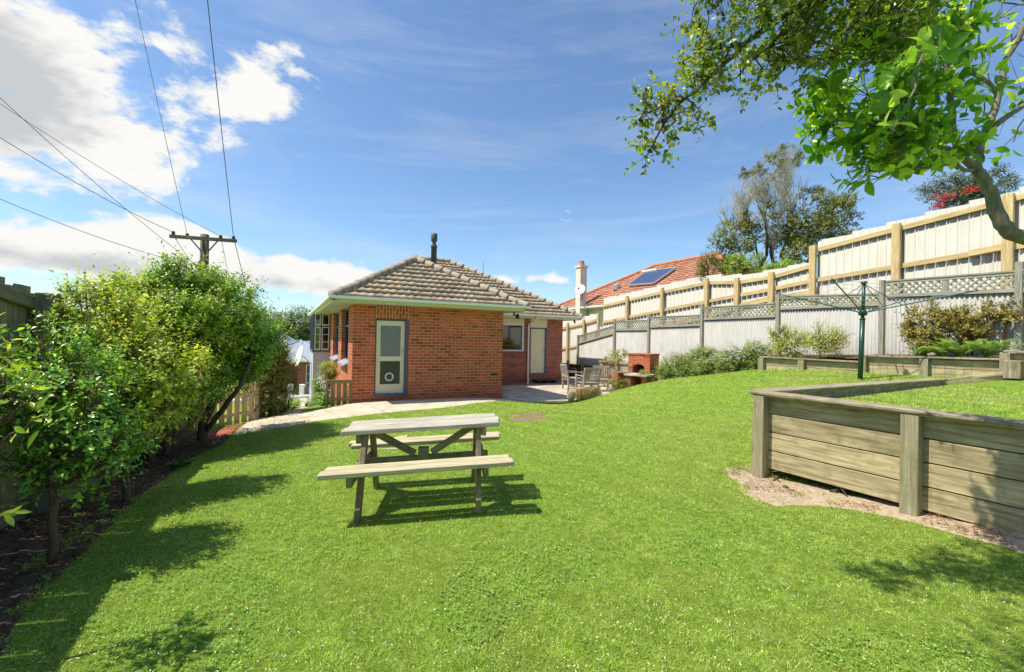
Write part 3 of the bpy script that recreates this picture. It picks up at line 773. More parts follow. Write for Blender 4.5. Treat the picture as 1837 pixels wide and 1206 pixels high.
# ============================================================ raised lawn and its timber walls
A0 = V(2.86, 5.06, 0)                        # outer corner of the raised bed
RW = nrm(V(.485, -.875, 0)); RL = nrm(V(.873, .487, 0))
TOPZ = .965
def raised_z(x, y): 
    s = (x - 2.86) * RL[0] + (y - 5.06) * RL[1]; return .79 + .012 * s + .04 * np.clip(s - 5, 0, 10)
r0 = [tuple((A0 + RL * .1 + RW * t)[:2]) for t in np.linspace(.1, 7, 12)]
r1 = [tuple((A0 + RL * 5.45 + RW * t)[:2]) for t in np.linspace(.1, 7, 12)]
tag(strip('raised_lawn', r0, r1, M['turf'], 0, 50, 40, .003, zf=raised_z, skirt=False), kind='structure')
r1b = [tuple((A0 + RL * 12 + RW * t)[:2]) for t in np.linspace(1.2, 7, 12)]; r1a = [tuple((A0 + RL * 5.45 + RW * t)[:2]) for t in np.linspace(.2, 7, 12)]
tag(strip('raised_lawn', r1a, r1b, M['turf'], 0, 50, 40, .003, zf=raised_z, skirt=False), kind='structure')
M['sleeper'] = wood('weathered_pine', srgb(134,116,82), srgb(192,174,132), srgb(216,200,158), .7, .8, .5, .25, moss=srgb(134,128,84))
M['cap'] = wood('old_capping', srgb(120,108,84), srgb(172,156,128), srgb(208,196,172), 1.1, .85, .5, .2, moss=srgb(104,96,58), bump=.6)
M['greypost'] = wood('grey_post', srgb(124,116,88), srgb(164,154,122), srgb(190,180,146), 1, .85, .4, .2, moss=srgb(132,128,80))
t = thing('timber_retaining_wall', 'weathered timber board wall with posts and flat capping holding the raised lawn', 'retaining wall', (2.86, 5.06, 0))
nrmW = -RL                                    # outward from the bed on the first leg
M['rust'] = plain('rusty_nail', srgb(70,48,36), .8); UPV = V(0, 0, 1)
def board_run(p0, d, out, length, posts, zb, ztop, nb, t, postz=-.15, pw=.125, capw=.23, cap=True, face=.0, endcap=.05):
    """horizontal boards behind posts; posts = distances along"""
    bh = (ztop - .045 - zb) / nb
    bd = MB(); x0 = 0
    cuts = [0] + posts[1:] + ([length] if posts[-1] < length - .01 else [])
    for a, b in zip(cuts[:-1], cuts[1:]):
        for k in range(nb):
            c = p0 + d * (a + b) / 2 + V(0, 0, zb + bh * (k + .5))
            bd.box(c, (b - a - .004, .045, bh - .010), [d, nrm(np.cross(V(0,0,1), d)), V(0,0,1)], bev=.004)
    bd.build('board_wall', M['sleeper'], t)
    nl_ = MB(); NA = np.array([d, UPV, out]) 
    for q in posts:
        for k in range(nb):
            for dx in (-.045, pw + .05):
                for dz in (-.05, .05):
                    if .02 < q + dx < length: nl_.lathe(p0 + d*(q+dx) + out*.0215 + V(0,0,zb + bh*(k+.5) + dz), [(.0035, 0), (.0035, .002), (0, .0025)], 6, NA)
    if nl_.n: nl_.build('nails', M['rust'], t)
    for q in posts:
        pb_ = MB(); c = p0 + d * (q + pw/2) + out * (.0235 + .055)
        zb_ = postz if postz is not None else float(H(c[0], c[1])) - .1
        zz = float(H(c[0], c[1])) - .1
        pb_.box(V(c[0], c[1], (zz + ztop - .045) / 2), (pw, .11, ztop - .045 - zz), [d, out, V(0,0,1)] if np.cross(d, out)[2] > 0 else [-d, out, V(0,0,1)], bev=.005)
        pb_.build('post', M['greypost'], t)
    if cap:
        cb = MB()
        cb.bar(p0 + d * -endcap + out * .03 + V(0, 0, ztop - .022), p0 + d * (length + .0) + out * .03 + V(0, 0, ztop - .022), capw, .032, bev=.006)
        cb.bar(p0 + d * -endcap*.6 + out * .03 + V(0, 0, ztop - .046), p0 + d * (length - .01) + out * .03 + V(0, 0, ztop - .046), capw - .05, .016)
        cb.build('capping', M['cap'], t)
board_run(A0, RW, -RL, 6.5, [0.0, 1.33, 2.7, 4.1], .10, TOPZ, 4, t)
OUT2 = nrm(V(-.487, .873, 0))
board_run(A0 + RL * .13 - RL*0, RL, OUT2, 5.1, [1.3, 2.6, 3.9, 4.95], .0, TOPZ - .003, 4, t)
# near end block and lower timber edge that carries on past it
t = thing('timber_edging', 'low old timber edging boards past the end of the raised lawn wall', 'edging', tuple(A0 + RL*5.3 + V(0,0,.8)))
w = MB(); e0 = A0 + RL * 5.25; w.bar(e0 + V(0,0,.86), P(1830, 673, 7.3), .05, .16, bev=.004); w.bar(P(1735, 677, 7.55), P(1830, 669, 7.3), .14, .035, bev=.004); w.bar(P(1752, 674, 7.6), P(1812, 670, 7.4)+V(0,0,.02), .10, .03, bev=.004); w.build('board', M['sleeper'], t)
# ------- garden retaining wall in front of the lattice fence
def far_wall(q0, q1, topz0, botz, nb, t, posts, capw=.16, pw=.13):
    q0 = np.asarray(q0, float); q1 = np.asarray(q1, float); d = q1 - q0; d[2] = 0; L = np.linalg.norm(d); d /= L
    out = nrm(V(-d[1], d[0], 0)); 
    if out @ (V(0,0,0) - q0) < 0: out = -out
    z0, z1 = q0[2], q1[2]
    bd = MB(); bh = .17
    for k in range(nb):
        bd.bar(q0 + V(0,0,-.05 - bh*(k+.5)), q1 + V(0,0,-.05 - bh*(k+.5)), .045, bh - .008, bev=.003)
    bd.build('board_wall', M['sleeper'], t)
    for a in posts:
        c = q0 + (q1 - q0) * a + out * .075
        p_ = MB(); p_.box(c + V(0, 0, -.05 - .3), (pw, .09, .6), [d, out, V(0,0,1)] if np.cross(d, out)[2] > 0 else [-d, out, V(0,0,1)], bev=.004); p_.build('post', M['greypost'], t)
    c = MB(); c.bar(q0 + out * .02 + V(0,0,-.02), q1 + out * .02 + V(0,0,-.02), capw, .035, bev=.004); c.build('capping', M['cap'], t)
    return t
t = thing('garden_retaining_wall', 'low timber wall with dark capping holding the border of yellow-green roses', 'retaining wall', (6.3, 11, .8), group='low garden walls')
far_wall(P(1366, 639, 11.2), P(1546, 648, 9.4), 0, 0, 3, t, [.02, .46])
t = thing('garden_retaining_wall', 'low timber wall holding the border with the ferns and the coppery shrub', 'retaining wall', (8, 8.6, .9), group='low garden walls')
far_wall(P(1547, 636, 9.35), P(1808, 643.5, 7.55), 0, 0, 3, t, [.02, .49])
t = thing('garden_retaining_wall', 'short raised timber corner with a heavy mossy block below it', 'retaining wall', tuple(P(1812, 672, 7.5)), group='low garden walls')
far_wall(P(1806, 628, 7.5), P(1960, 636, 6.6), 0, 0, 2, t, [.03, .5])
w = MB(); c = P(1819, 660, 7.3); w.box(c + V(0,0,-.03), (.24, .2, .3), [RL, nrm(V(-RL[1], RL[0], 0)), V(0,0,1)], bev=.01); w.build('block', M['cap'], t)
# soil of that border
bz0 = [tuple(P(1366,639,11.3)[:2]), tuple(P(1546,640,9.6)[:2]), tuple(P(1806,640,7.7)[:2]), tuple(P(1960,640,6.8)[:2])]
bz1 = [tuple((V(9.4-.45*t_, 8.5+.89*t_, 0))[:2]) for t_ in (5.0, 3, 0, -2.5)]
tag(strip('border_soil', bz0, bz1, M['soil'], 0, 40, 10, .01, zf=lambda x, y: 1.12 + .082 * (x - 6.4), skirt=False), kind='structure')
# bare earth under the wall and worn patch by the path
def inside(poly, x, y):
    c = np.zeros(np.shape(x), bool); n = len(poly)
    for i in range(n):
        x1, y1 = poly[i]; x2, y2 = poly[(i+1) % n]
        if y1 == y2: continue
        c ^= ((y1 > y) != (y2 > y)) & (x < (x2-x1)*(y-y1)/(y2-y1) + x1)
    return c
def vnoise(x, y, s, seed=0):
    r = np.random.default_rng(seed); T = r.random((256, 256)); X = x/s + 500.3; Y = y/s + 500.7; i = np.floor(X).astype(int); j = np.floor(Y).astype(int); fx = X-i; fy = Y-j; fx = fx*fx*(3-2*fx); fy = fy*fy*(3-2*fy)
    g = lambda a, b: T[a % 256, b % 256]
    return g(i,j)*(1-fx)*(1-fy)+g(i+1,j)*fx*(1-fy)+g(i,j+1)*(1-fx)*fy+g(i+1,j+1)*fx*fy
def patch(name, pts, mat, h=.035, lump=.010):
    pts = np.asarray(pts); lo = pts.min(0) - .15; hi = pts.max(0) + .15
    X, Y = np.meshgrid(np.arange(lo[0], hi[0], h), np.arange(lo[1], hi[1], h), indexing='ij')
    wx = X + (vnoise(X, Y, .25, 11) - .5) * .22; wy = Y + (vnoise(X, Y, .25, 12) - .5) * .22
    ins = inside(pts, wx, wy).astype(float)
    for _ in range(2): q = np.pad(ins, 1, mode='edge'); ins = (q[1:-1,1:-1]*2 + q[:-2,1:-1] + q[2:,1:-1] + q[1:-1,:-2] + q[1:-1,2:]) / 6
    Z = H(X, Y) - .022 + .027 * ins + ins * lump * ((vnoise(X, Y, .18, 13) - .3) + .6 * (vnoise(X, Y, .05, 14) - .5))
    n, m = X.shape; i, j = np.meshgrid(np.arange(n - 1), np.arange(m - 1), indexing='ij'); a = (i * m + j).ravel()
    keep = (ins[:-1, :-1] + ins[1:, 1:] + ins[1:, :-1] + ins[:-1, 1:]).ravel() > .05; a = a[keep]
    f = np.stack([a, a + m, a + m + 1, a + 1], 1); used, inv = np.unique(f, return_inverse=True)
    vs = np.c_[X.ravel(), Y.ravel(), Z.ravel()][used]
    return raw(name, vs, inv.reshape(f.shape), 4, mat, smooth=True)
D1 = np.array([gp(*q) for q in ((1302,852),(1350,842),(1400,852),(1500,880),(1620,905),(1690,905),(1900,955),(2050,1000),(1990,1030),(1837,995),(1740,965),(1640,935),(1540,915),(1460,912),(1400,915),(1345,890))])
D1 = D1.mean(0) + (D1 - D1.mean(0)) * np.array([1.04, 1.10])
tag(patch('bare_earth', D1, M['dirt']), kind='structure')
D2 = np.array([gp(*q) for q in ((903,747),(935,739),(975,742),(988,750),(960,757),(920,758))])
M['worn'] = soil('worn_soil', srgb(96,76,58), srgb(126,102,78), srgb(154,130,102), 24, .35)
tag(patch('worn_patch', D2, M['worn'], lump=.005), kind='structure')
UP = V(0, 0, 1)
# ============================================================ paling fence on the shady side
M['paling'] = wood('grey_paling', srgb(104,100,78), srgb(146,142,112), srgb(172,168,136), .8, .85, .4, .3, moss=srgb(92,98,66))
M['fpost'] = wood('dark_fence_post', srgb(96,92,72), srgb(134,128,102), srgb(160,154,126), .8, .85, .4, .2)
t = thing('paling_fence', 'tall grey timber paling fence with rails and posts running behind the hedge shrubs', 'fence', tuple(FO))
ft = lambda L: 1.93 - .13 * L
fb = lambda L: float(H(*(FO + FD * L)[:2])) - .02
rb = lambda L: -.16 - .145 * L
bays = [-5.2, -3.2, -1.25, .55, 2.35, 4.15, 5.95, 7.75]
OUTF = -FN
for a, b in zip(bays[:-1], bays[1:]):
    mb = MB(); n = int((b - a) / .145)
    for k in range(n):
        L = a + (k + .5) * (b - a) / n; z1 = ft(round(L*3)/3) + rng.normal() * .006; z0 = fb(L) - .05
        mb.box(V(*(FO + FD*L + OUTF*(.03 + (k % 2)*.012))[:2], (z0+z1)/2), ((b-a)/n - .008, .018, z1-z0), [FD, -OUTF, UP], bev=.002)
    mb.build('palings', M['paling'], t)
    mb = MB()
    for off, h, th in ((-.13, .11, .05), (-.95, .10, .05), (-1.66, .11, .05)):
        mb = MB(); mb.bar(FO + FD*a + UP*(ft(a)+off), FO + FD*b + UP*(ft(b)+off), th, h, bev=.004); mb.build('rail', M['fpost'], t)
    mb = MB(); mb.bar(FO + FD*a + UP*(fb(a)+.10) + FN*.0, FO + FD*b + UP*(fb(b)+.10), .03, .2, bev=.003)
    mb.build('base_board', M['fpost'], t)
for k, L in enumerate(bays[1:]):
    mb = MB(); w_ = .17 if k == 2 else .12; z1 = ft(L) - .02 if k == 2 else ft(L) - .08
    c = FO + FD * L + FN * (.03 + w_/2 * .8); z0 = float(H(*c[:2])) - .2
    mb.box(V(c[0], c[1], (z0+z1)/2), (w_, w_*.9, z1-z0), [FD, -OUTF if False else np.cross(UP, FD), UP], bev=.006); mb.build('post', M['fpost'], t)
# ============================================================ picket fence at the brick-paved corner
M['picket'] = wood('new_pine', srgb(176,144,98), srgb(214,184,136), srgb(232,208,164), .6, .7, .2, .15, bump=.15)
q0, q1 = GH(346, 776), GH(456, 755); t = thing('picket_fence', 'short fresh pale pine picket fence beside the brick paving', 'fence', tuple(q0))
d = q1 - q0; d[2] = 0; L = np.linalg.norm(d); d /= L; o_ = np.cross(UP, d)
mb = MB(); n = 8
for k in range(n):
    s = (k + .5) / n; c = q0 + (q1 - q0) * s; h = .80 + .09 * s
    mb.box(c + UP * (h/2 + .02) - o_*.03, (L/n * .70, .02, h), [d, o_, UP], bev=.003)
mb.build('pickets', M['picket'], t)
mb = MB(); 
for z in (.2, .62): mb = MB(); mb.bar(q0 + UP*z + o_*.02, q1 + UP*(z+.05) + o_*.02, .04, .08); mb.build('rail', M['picket'], t)
mb = MB(); mb.box(q1 + UP*.45 + d*.05 + o_*.04, (.09, .09, .95), [d, o_, UP], bev=.004); mb.build('post', M['picket'], t)
mb = MB(); mb.box(q1 + UP*.42 + d*.02 - o_*.05, (.05, .02, .14), [d, o_, UP]); mb.build('latch', M['steel'], t)
# ============================================================ timber gate at the house corner
t = thing('garden_gate', 'small timber gate of upright boards fixed to the brick corner of the house', 'gate', tuple(HL(-.62, -.03, -.42)))
M['gate'] = wood('gate_timber', srgb(120,98,62), srgb(164,138,92), srgb(194,168,120), .7, .8, .3, .2)
du = HL(1,0) - HL(0,0); dv = HL(0,1) - HL(0,0)
mb = MB(); [mb.box(HL(-.60 + k*.145, .04, -.06), (.10 if k else .06, .02, .72), [du, dv, UP], bev=.003) for k in range(5)]; mb.build('boards', M['gate'], t)
for z in (.26, -.19): mb = MB(); mb.box(HL(-.31, 0.0, z), (.60, .03, .075), [du, dv, UP], bev=.003); mb.build('rail', M['gate'], t)
mb = MB(); mb.box(HL(-.61, -.0, -.07), (.035, .07, .76), [du, dv, UP], bev=.003); mb.build('post', M['gate'], t)
mb = MB(); mb.box(HL(-.31, .01, .31), (.66, .07, .02), [du, dv, UP]); mb.build('top_rail', M['gate'], t)
# ============================================================ lattice topped fence
LO = V(9.4, 8.5, 0); LD = nrm(V(-.45, .89, 0)); LN = V(-.89, -.45, 0)
def lt(px, o=LO, d=LD, y=560): q = PV(px, y, o, d); return (q - V(o[0], o[1], q[2])) @ d
def lz(px, py, o=LO, d=LD): return PV(px, py, o, d)[2]
M['lattice'] = wood('grey_lattice_timber', srgb(128,124,108), srgb(164,160,142), srgb(190,186,168), .8, .85, .3, .2)
CR = N('corrugated_white_sheet'); cn = CR.noise(CR.co('Object'), 1.2, 8, .7); cn2 = CR.noise(CR.co('Object', (1, 1, .15)), 9, 6, .7)
cn3 = CR.noise(CR.co('Object', (6, 6, .35)), 3, 6, .7)
cc = CR.mix(CR.ramp(cn2, [(.42, g4(0)), (.7, g4(.6))]), srgb(166,163,155), srgb(136,132,124)); cc = CR.mix(CR.ramp(cn, [(.5, g4(0)), (.7, g4(.45))]), cc, srgb(118,112,102)); cc = CR.mix(CR.ramp(cn3, [(.55, g4(0)), (.72, g4(.4))]), cc, srgb(120,104,84))
M['corr'] = CR.fin(cc, .6)
def corrugated(name, p0, p1, zb0, zb1, zt0, zt1, mat, parent, pitch=.076, amp=.011, ribs=None):
    """upright sheet from p0 to p1 with a wavy or ribbed section"""
    d = p1 - p0; d[2] = 0; L = np.linalg.norm(d); d = d / L; nn = V(-d[1], d[0], 0)
    if nn @ (-p0) < 0: nn = -nn
    if ribs is None:
        x = np.arange(0, L, pitch / 8); y = amp * np.sin(x / pitch * 2 * math.pi)
    else:
        x, y = [], []
        for k in range(int(L / ribs) + 1):
            for a, b in ((0, 0), (.55, 0), (.62, .012), (.68, .012), (.72, .0), (.90, 0), (.93, .022), (.985, .022)): x.append(k*ribs + a*ribs); y.append(b)
        x = np.array(x); y = np.array(y); k_ = x < L; x, y = x[k_], y[k_]
    s = x / L; xy = p0[:2] + d[:2] * x[:, None] + nn[:2] * y[:, None]
    vb = np.c_[xy, zb0 + (zb1 - zb0) * s]; vt = np.c_[xy, zt0 + (zt1 - zt0) * s]
    n = len(x); i = np.arange(n - 1)
    th = -nn * .0012
    vs = np.concatenate([vb, vt, vb + th, vt + th]); f = np.concatenate([np.stack([i, i+1, n+i+1, n+i], 1), np.stack([2*n+i+1, 2*n+i, 3*n+i, 3*n+i+1], 1), np.stack([n+i, n+i+1, 3*n+i+1, 3*n+i], 1)])
    return raw(name, vs, f, 4, mat, parent, smooth=False)
t = thing('lattice_fence', 'old white corrugated sheet fence topped with grey timber lattice in stepped bays', 'fence', (9.4, 8.5, .9))
BAY = [(1829, 2250, (486, 448), (522, 500)), (1590, 1825, (505, 486.5), (531, 521)), (1400, 1577, (532, 527.5), (554, 546)), (1263, 1391, (552, 544.5), (572.5, 567)), (1167, 1257, (569.5, 565.5), (586.5, 583)), (1105, 1163, (576.5, 574.5), (592, 591)), (1039, 1101, (603, 585), (616, 598))]
for (x0, x1, tp, lb) in BAY:
    A, B = PV(x0, tp[0], LO, LD), PV(x1, tp[1], LO, LD); a, b = PV(x0, lb[0], LO, LD), PV(x1, lb[1], LO, LD)
    mb = MB()
    mb.bar(A, B, .09, .035, bev=.003); mb.bar(A + LN*.02 - UP*.045, B + LN*.02 - UP*.045, .02, .05); mb.bar(a, b, .05, .075, bev=.004)
    m_ = (A+B)/2; n_ = (a+b)/2; mb.bar(n_, m_, .045, .09, up=LD)
    mb.build('rail', M['lattice'], t)
    la = MB(); W_ = np.linalg.norm((B - A)[:2]); h0 = (A - a)[2]; h1 = (B - b)[2]
    sp = .125; hm = (h0 + h1) / 2 - .05
    def Q(x, v): s = x / W_; return a + (b - a) * s + UP * (.04 + v)
    k = -hm
    while k < W_:
        for sgn, off in ((1, .012), (-1, -.002)):
            xa, xb = (k, k + hm) if sgn > 0 else (k + hm, k); va, vb_ = 0., hm
            # clip to the bay
            def clip(xa, va, xb, vb_):
                if xa < 0: va += (0 - xa) / (xb - xa) * (vb_ - va); xa = 0
                if xa > W_: va += (W_ - xa) / (xb - xa) * (vb_ - va); xa = W_
                if xb < 0: vb_ = va + (0 - xa) / (xb - xa) * (vb_ - va); xb = 0
                if xb > W_: vb_ = va + (W_ - xa) / (xb - xa) * (vb_ - va); xb = W_
                return xa, va, xb, vb_
            if max(xa, xb) <= 0.02 or min(xa, xb) >= W_ - .02: continue
            c_ = clip(xa, va, xb, vb_)
            if abs(c_[0] - c_[2]) < .03: continue
            la.bar(Q(c_[0], c_[1]) + LN * off, Q(c_[2], c_[3]) + LN * off, .034, .008, up=LN)
        k += sp
    la.build('lattice', M['lattice'], t)
    zg0, zg1 = float(H(a[0], a[1])) - .5, float(H(b[0], b[1])) - .5
    corrugated('corrugated_sheet', a - LN*.02, b - LN*.02, zg0, zg1, a[2] - .0, b[2] - .0, M['corr'], t)
for px, y1 in ((1829, 470), (1583, 503), (1396.5, 528), (1260, 546), (1164.5, 566), (1103, 573), (1037.5, 601)):
    c = PV(px, y1, LO, LD); mb = MB(); zz = float(H(c[0], c[1])) - .3; mb.box(V(c[0], c[1], (c[2] + zz)/2), (.10, .10, c[2]-zz), [LD, np.cross(UP, LD), UP], bev=.005); mb.build('post', M['lattice'], t)
# ============================================================ tall new steel fence with raw timber frame
TO = V(10.55, 9.0, 0); TD = LD
M['newpine'] = wood('yellow_pine_frame', srgb(184,152,98), srgb(214,186,130), srgb(232,208,158), .5, .75, .25, .15, bump=.2)
M['ribbed'] = plain('ribbed_cream_steel', srgb(174,169,156), .55, .10, scale=3, dirt=srgb(166,160,146))
t = thing('steel_fence', 'tall new cream ribbed steel fence on a yellow timber frame climbing behind the lattice fence', 'fence', (10.55, 9.0, 1.2))
posts = [2040, 1813, 1613, 1463, 1388, 1326, 1272, 1192, 1129, 1077, 1051, 1022]
def yt(px):  # top rail height in the photograph
    return np.interp(px, [1008, 1073, 1080.9, 1081, 1263, 1340, 1455, 1459.9, 1460, 1837, 2200], [586, 572, 560, 546, 504, 503, 480, 472, 447, 349, 250])
def ym(px): return np.interp(px, [1008, 1036, 1073, 1080.9, 1081, 1266, 1340, 1455, 1460, 1837, 2200], [622, 617, 608, 600, 575, 538, 524, 502, 500, 437, 370])
segs = [(2200, 1465, 10, (1465, 2200)), (1459, 1083, 9, (1083, 1459)), (1075, 1008, 9, (1008, 1075))]
for (xa, xb, dy, _) in segs:
    # rails follow between posts
    xs = sorted({xa, xb} | {p for p in posts if xb < p < xa}, reverse=True)
    for fn in (yt, ym):
        mb = MB()
        for u, v in zip(xs[:-1], xs[1:]):
            a = PV(u, fn(u) + 4, TO, TD); b = PV(v, fn(v) + 4, TO, TD); mb.bar(a + LN*.045, b + LN*.045, .05, .12, bev=.004)
        mb.build('rail', M['newpine'], t)
    mb = MB()
    for u, v in zip(xs[:-1], xs[1:]):
        a = PV(u, 600, TO, TD); b = PV(v, 600, TO, TD); za = lz(u, ym(u), TO) - (lz(u, yt(u), TO) - lz(u, ym(u), TO)) * .95; zb = lz(v, ym(v), TO) - (lz(v, yt(v), TO) - lz(v, ym(v), TO)) * .95
        mb.bar(V(a[0], a[1], za) + LN*.05, V(b[0], b[1], zb) + LN*.05, .05, .15)
    mb.build('rail', M['newpine'], t)
    ta, tb = lt(xa, TO), lt(xb, TO); T_ = ta; sh = .76
    while T_ < tb - .05:
        T2 = min(T_ + sh, tb); A = TO + TD * T_; B = TO + TD * T2
        tm = TO + TD * (T_ + T2) / 2
        # top: level steps sheet by sheet
        r = tm - V(0, 0, EYE); pxm = None
        lo, hi = xb - 5, xa + 5
        for _ in range(30):
            mid = (lo + hi) / 2
            if lt(mid, TO) > (T_ + T2) / 2: lo = mid
            else: hi = mid
        pxm = (lo + hi) / 2
        zt = lz(pxm, yt(pxm) - dy, TO) + .02; zbm = min(float(H(tm[0], tm[1])), 1.2) - .6
        corrugated('steel_sheet', A + V(0,0,0), B, zbm, zbm, zt, zt, M['ribbed'], t, ribs=.19)
        T_ = T2
for px in posts:
    yy = yt(px) - (2 if px not in (1463,) else 2); c = PV(px, yy, TO, TD); mb = MB()
    zz = float(H(c[0], c[1])) - .6; wpx = .17 if px > 1300 else .14
    mb.box(V(c[0], c[1], (c[2]+.04 + zz)/2) + LN*(.072 + .05), (wpx, .10, c[2]+.04-zz), [TD, np.cross(UP, TD), UP], bev=.006); mb.build('post', M['newpine'], t)
mb = MB(); mb.bar(PV(1740, 456, TO, TD) + LN*.10, PV(1812, 442, TO, TD) + LN*.10, .04, .13); mb.build('splice_board', M['newpine'], t)
# ============================================================ picnic table
M['tabwood'] = wood('bleached_plank', srgb(136,128,108), srgb(194,186,166), srgb(226,218,200), 1.2, .85, .45, .2, bump=.6)
M['benchwood'] = wood('bench_plank', srgb(146,132,100), srgb(202,190,152), srgb(226,216,184), 1.2, .85, .35, .2, bump=.5)
M['tabframe'] = wood('table_frame_wood', srgb(122,106,76), srgb(162,144,108), srgb(190,172,134), 1, .85, .4, .3, moss=srgb(66,92,74))
TG = -.10
bl, br_ = G(567, 857, .34), G(909, 832, .425)
td = nrm(V(*(br_ - bl)[:2], 0)); tn = np.cross(UP, td)
tilt = .055; tdd = nrm(td + UP * tilt)
Lt = 1.60; T0 = V(*bl[:2], 0)
t = thing('picnic_table', 'weathered timber picnic table with attached benches standing on the mown lawn', 'picnic table', tuple(T0 + td*.8 + tn*.6 + UP*TG))
def TP(x, y, z): return T0 + td * x + tn * y + UP * (TG + z + x * tilt)
def plk(mb, x0, x1, y0, y1, z, th, ext=0): mb.box((TP(x0, y0, z) + TP(x1, y1, z)) / 2 - UP * th/2, (x1-x0, y1-y0, th), [tdd, tn, np.cross(tdd, tn)], bev=.006)
ytop = [(.34, .505), (.513, .675), (.683, .85)]
for k, (a, b) in enumerate(ytop):
    mb = MB(); plk(mb, .10 + .012*(k % 2), 1.545 - .02*((k+1) % 2), a, b, .735 + rng.normal()*.002, .042); mb.build('tabletop_plank', M['tabwood'], t)
for (y0, y1, x0, x1) in ((0, .125, 0, 1.62), (.133, .245, .02, 1.60), (.985, 1.095, .05, 1.60), (1.103, 1.225, .0, 1.62)):
    mb = MB(); plk(mb, x0, x1, y0, y1, .455, .042); mb.build('bench_plank', M['benchwood'], t)
for xx in (.30, 1.33):
    s = 1 if xx < 1 else -1
    for (ya, yb) in ((.13, .44), (1.095, .775)):
        mb = MB(); mb.bar(TP(xx, ya, -.03 + .0), TP(xx, yb, .688), .048, .088, up=tn if ya < .5 else tn, bev=.004); mb.build('leg', M['tabframe'], t)
    mb = MB(); mb.bar(TP(xx - s*.05, .02, .37), TP(xx - s*.05, 1.2, .37), .045, .09, bev=.004); mb.build('seat_bearer', M['tabframe'], t)
    mb = MB(); mb.bar(TP(xx - s*.05, .37, .65), TP(xx - s*.05, .82, .65), .045, .085, bev=.004); mb.build('top_bearer', M['tabframe'], t)
    mb = MB(); mb.bar(TP(xx + s*.03, .615, .665), TP(.815 - s*.08, .615, .425), .05, .06, bev=.003); mb.build('diagonal_brace', M['tabframe'], t)
mb = MB(); mb.bar(TP(.2, .615, .37), TP(1.44, .615, .37), .045, .075, bev=.004); mb.build('stretcher', M['tabframe'], t)
bo_ = MB()
for xx in (.30, 1.33):
    for yy, zz in ((.20, .37), (.235, .365), (1.03, .37), (.385, .64), (.83, .64), (.41, .66)):
        q_ = TP(xx + (.03 if xx > 1 else -.03)*0 + (-.026), yy, zz); bo_.tube([q_, q_ - td*.006], .012, 8)
bo_.build('bolt', M['black'], t)
mb = MB(); mb.bar(TP(.815, .615, .34), TP(.815, .615, .48), .10, .09, up=tn); mb.build('cleat', M['tabframe'], t)
# stepping slabs behind the table
M['slab'] = plain('stepping_slab', srgb(190,176,142), .9, .2, scale=6, bump=.3)
for k, (x0, x1, y0, y1) in enumerate(((628, 716, 770, 779), (690, 733, 781, 791), (672, 722, 803, 807), (735, 792, 823, 836))):
    c = [GH(*q, .01) for q in ((x0, y1), (x1 - 8, y1 - (y1-y0)*.3), (x1, y0), (x0 + 24, y0 + 2))]
    mb = MB(); mb.prism([V(q[0], q[1], float(H(q[0], q[1])) - .03) for q in c], (0, 0, .045)); o = mb.build('stepping_stone', M['slab'])
    tag(o, ['long pale paving slab in the grass behind the table top', 'pale slab in the grass just beyond the far bench', 'thin pale slab showing under the picnic table stretcher', 'pale slab in the grass showing above the near bench'][k], 'paving slab', 'pale slabs sunk in the lawn around the picnic table')
# ============================================================ rotary clothes line
M['green'] = plain('green_paint', srgb(20,66,52), .35, .15, scale=20)
M['greenarm'] = plain('faded_green_paint', srgb(74,92,84), .5, .25, scale=20)
M['line'] = plain('plastic_line', srgb(160,165,150), .5, .1)
b = P(1543, 681, 8.5); tp = P(1550, 507, 8.5); t = thing('clothes_line', 'green rotary clothes line with folding arms standing in the sloping lawn', 'clothes line', tuple(b))
dp = tp - b
mb = MB(); mb.tube([b - dp*.08, b + dp*.62], .042, 14); mb.tube([b + dp*.62, b + dp*.63], .05, 14); mb.build('pole', M['green'], t, True)
mb = MB(); mb.tube([b + dp*.6, b + dp], .03, 12); mb.lathe(b + dp*.985, [(.05, 0), (.055, .02), (.05, .05), (.0, .06)], 12); mb.build('inner_pole', M['green'], t, True)
hub = b + dp*.685; top = b + dp*.985
mb = MB(); mb.lathe(hub - UP*.05, [(.045, 0), (.07, .01), (.07, .07), (.05, .1), (.035, .11)], 16); mb.build('hub', M['green'], t, True)
tips = [P(1392, 528, 7.3+2.2), P(1800, 525, 7.6), P(1500, 497, 7.0), P(1755, 538, 10.2)]
tips = [P(1388, 525.5, 8.9), P(1492, 500, 7.35), P(1755, 521, 7.9), P(1640, 534, 10.2)]
for q in tips:
    mb = MB(); mb.tube([hub, hub + (q - hub)*.5, q], .011, 8); mb.build('arm', M['greenarm'], t, True)
    mb = MB(); mb.tube([top, hub + (q - hub)*.36], .007, 6); mb.build('stay', M['greenarm'], t)
mb = MB(); o4 = [0, 1, 2, 3]
for fr in (.3, .45, .6, .75, .88, .98):
    for i in range(4):
        p_, q_ = hub + (tips[i]-hub)*fr, hub + (tips[(i+1) % 4]-hub)*fr; m_ = (p_+q_)/2 - UP*.03*fr; mb.tube([p_, m_, q_], .0028, 4)
mb.build('washing_line', M['line'], t)
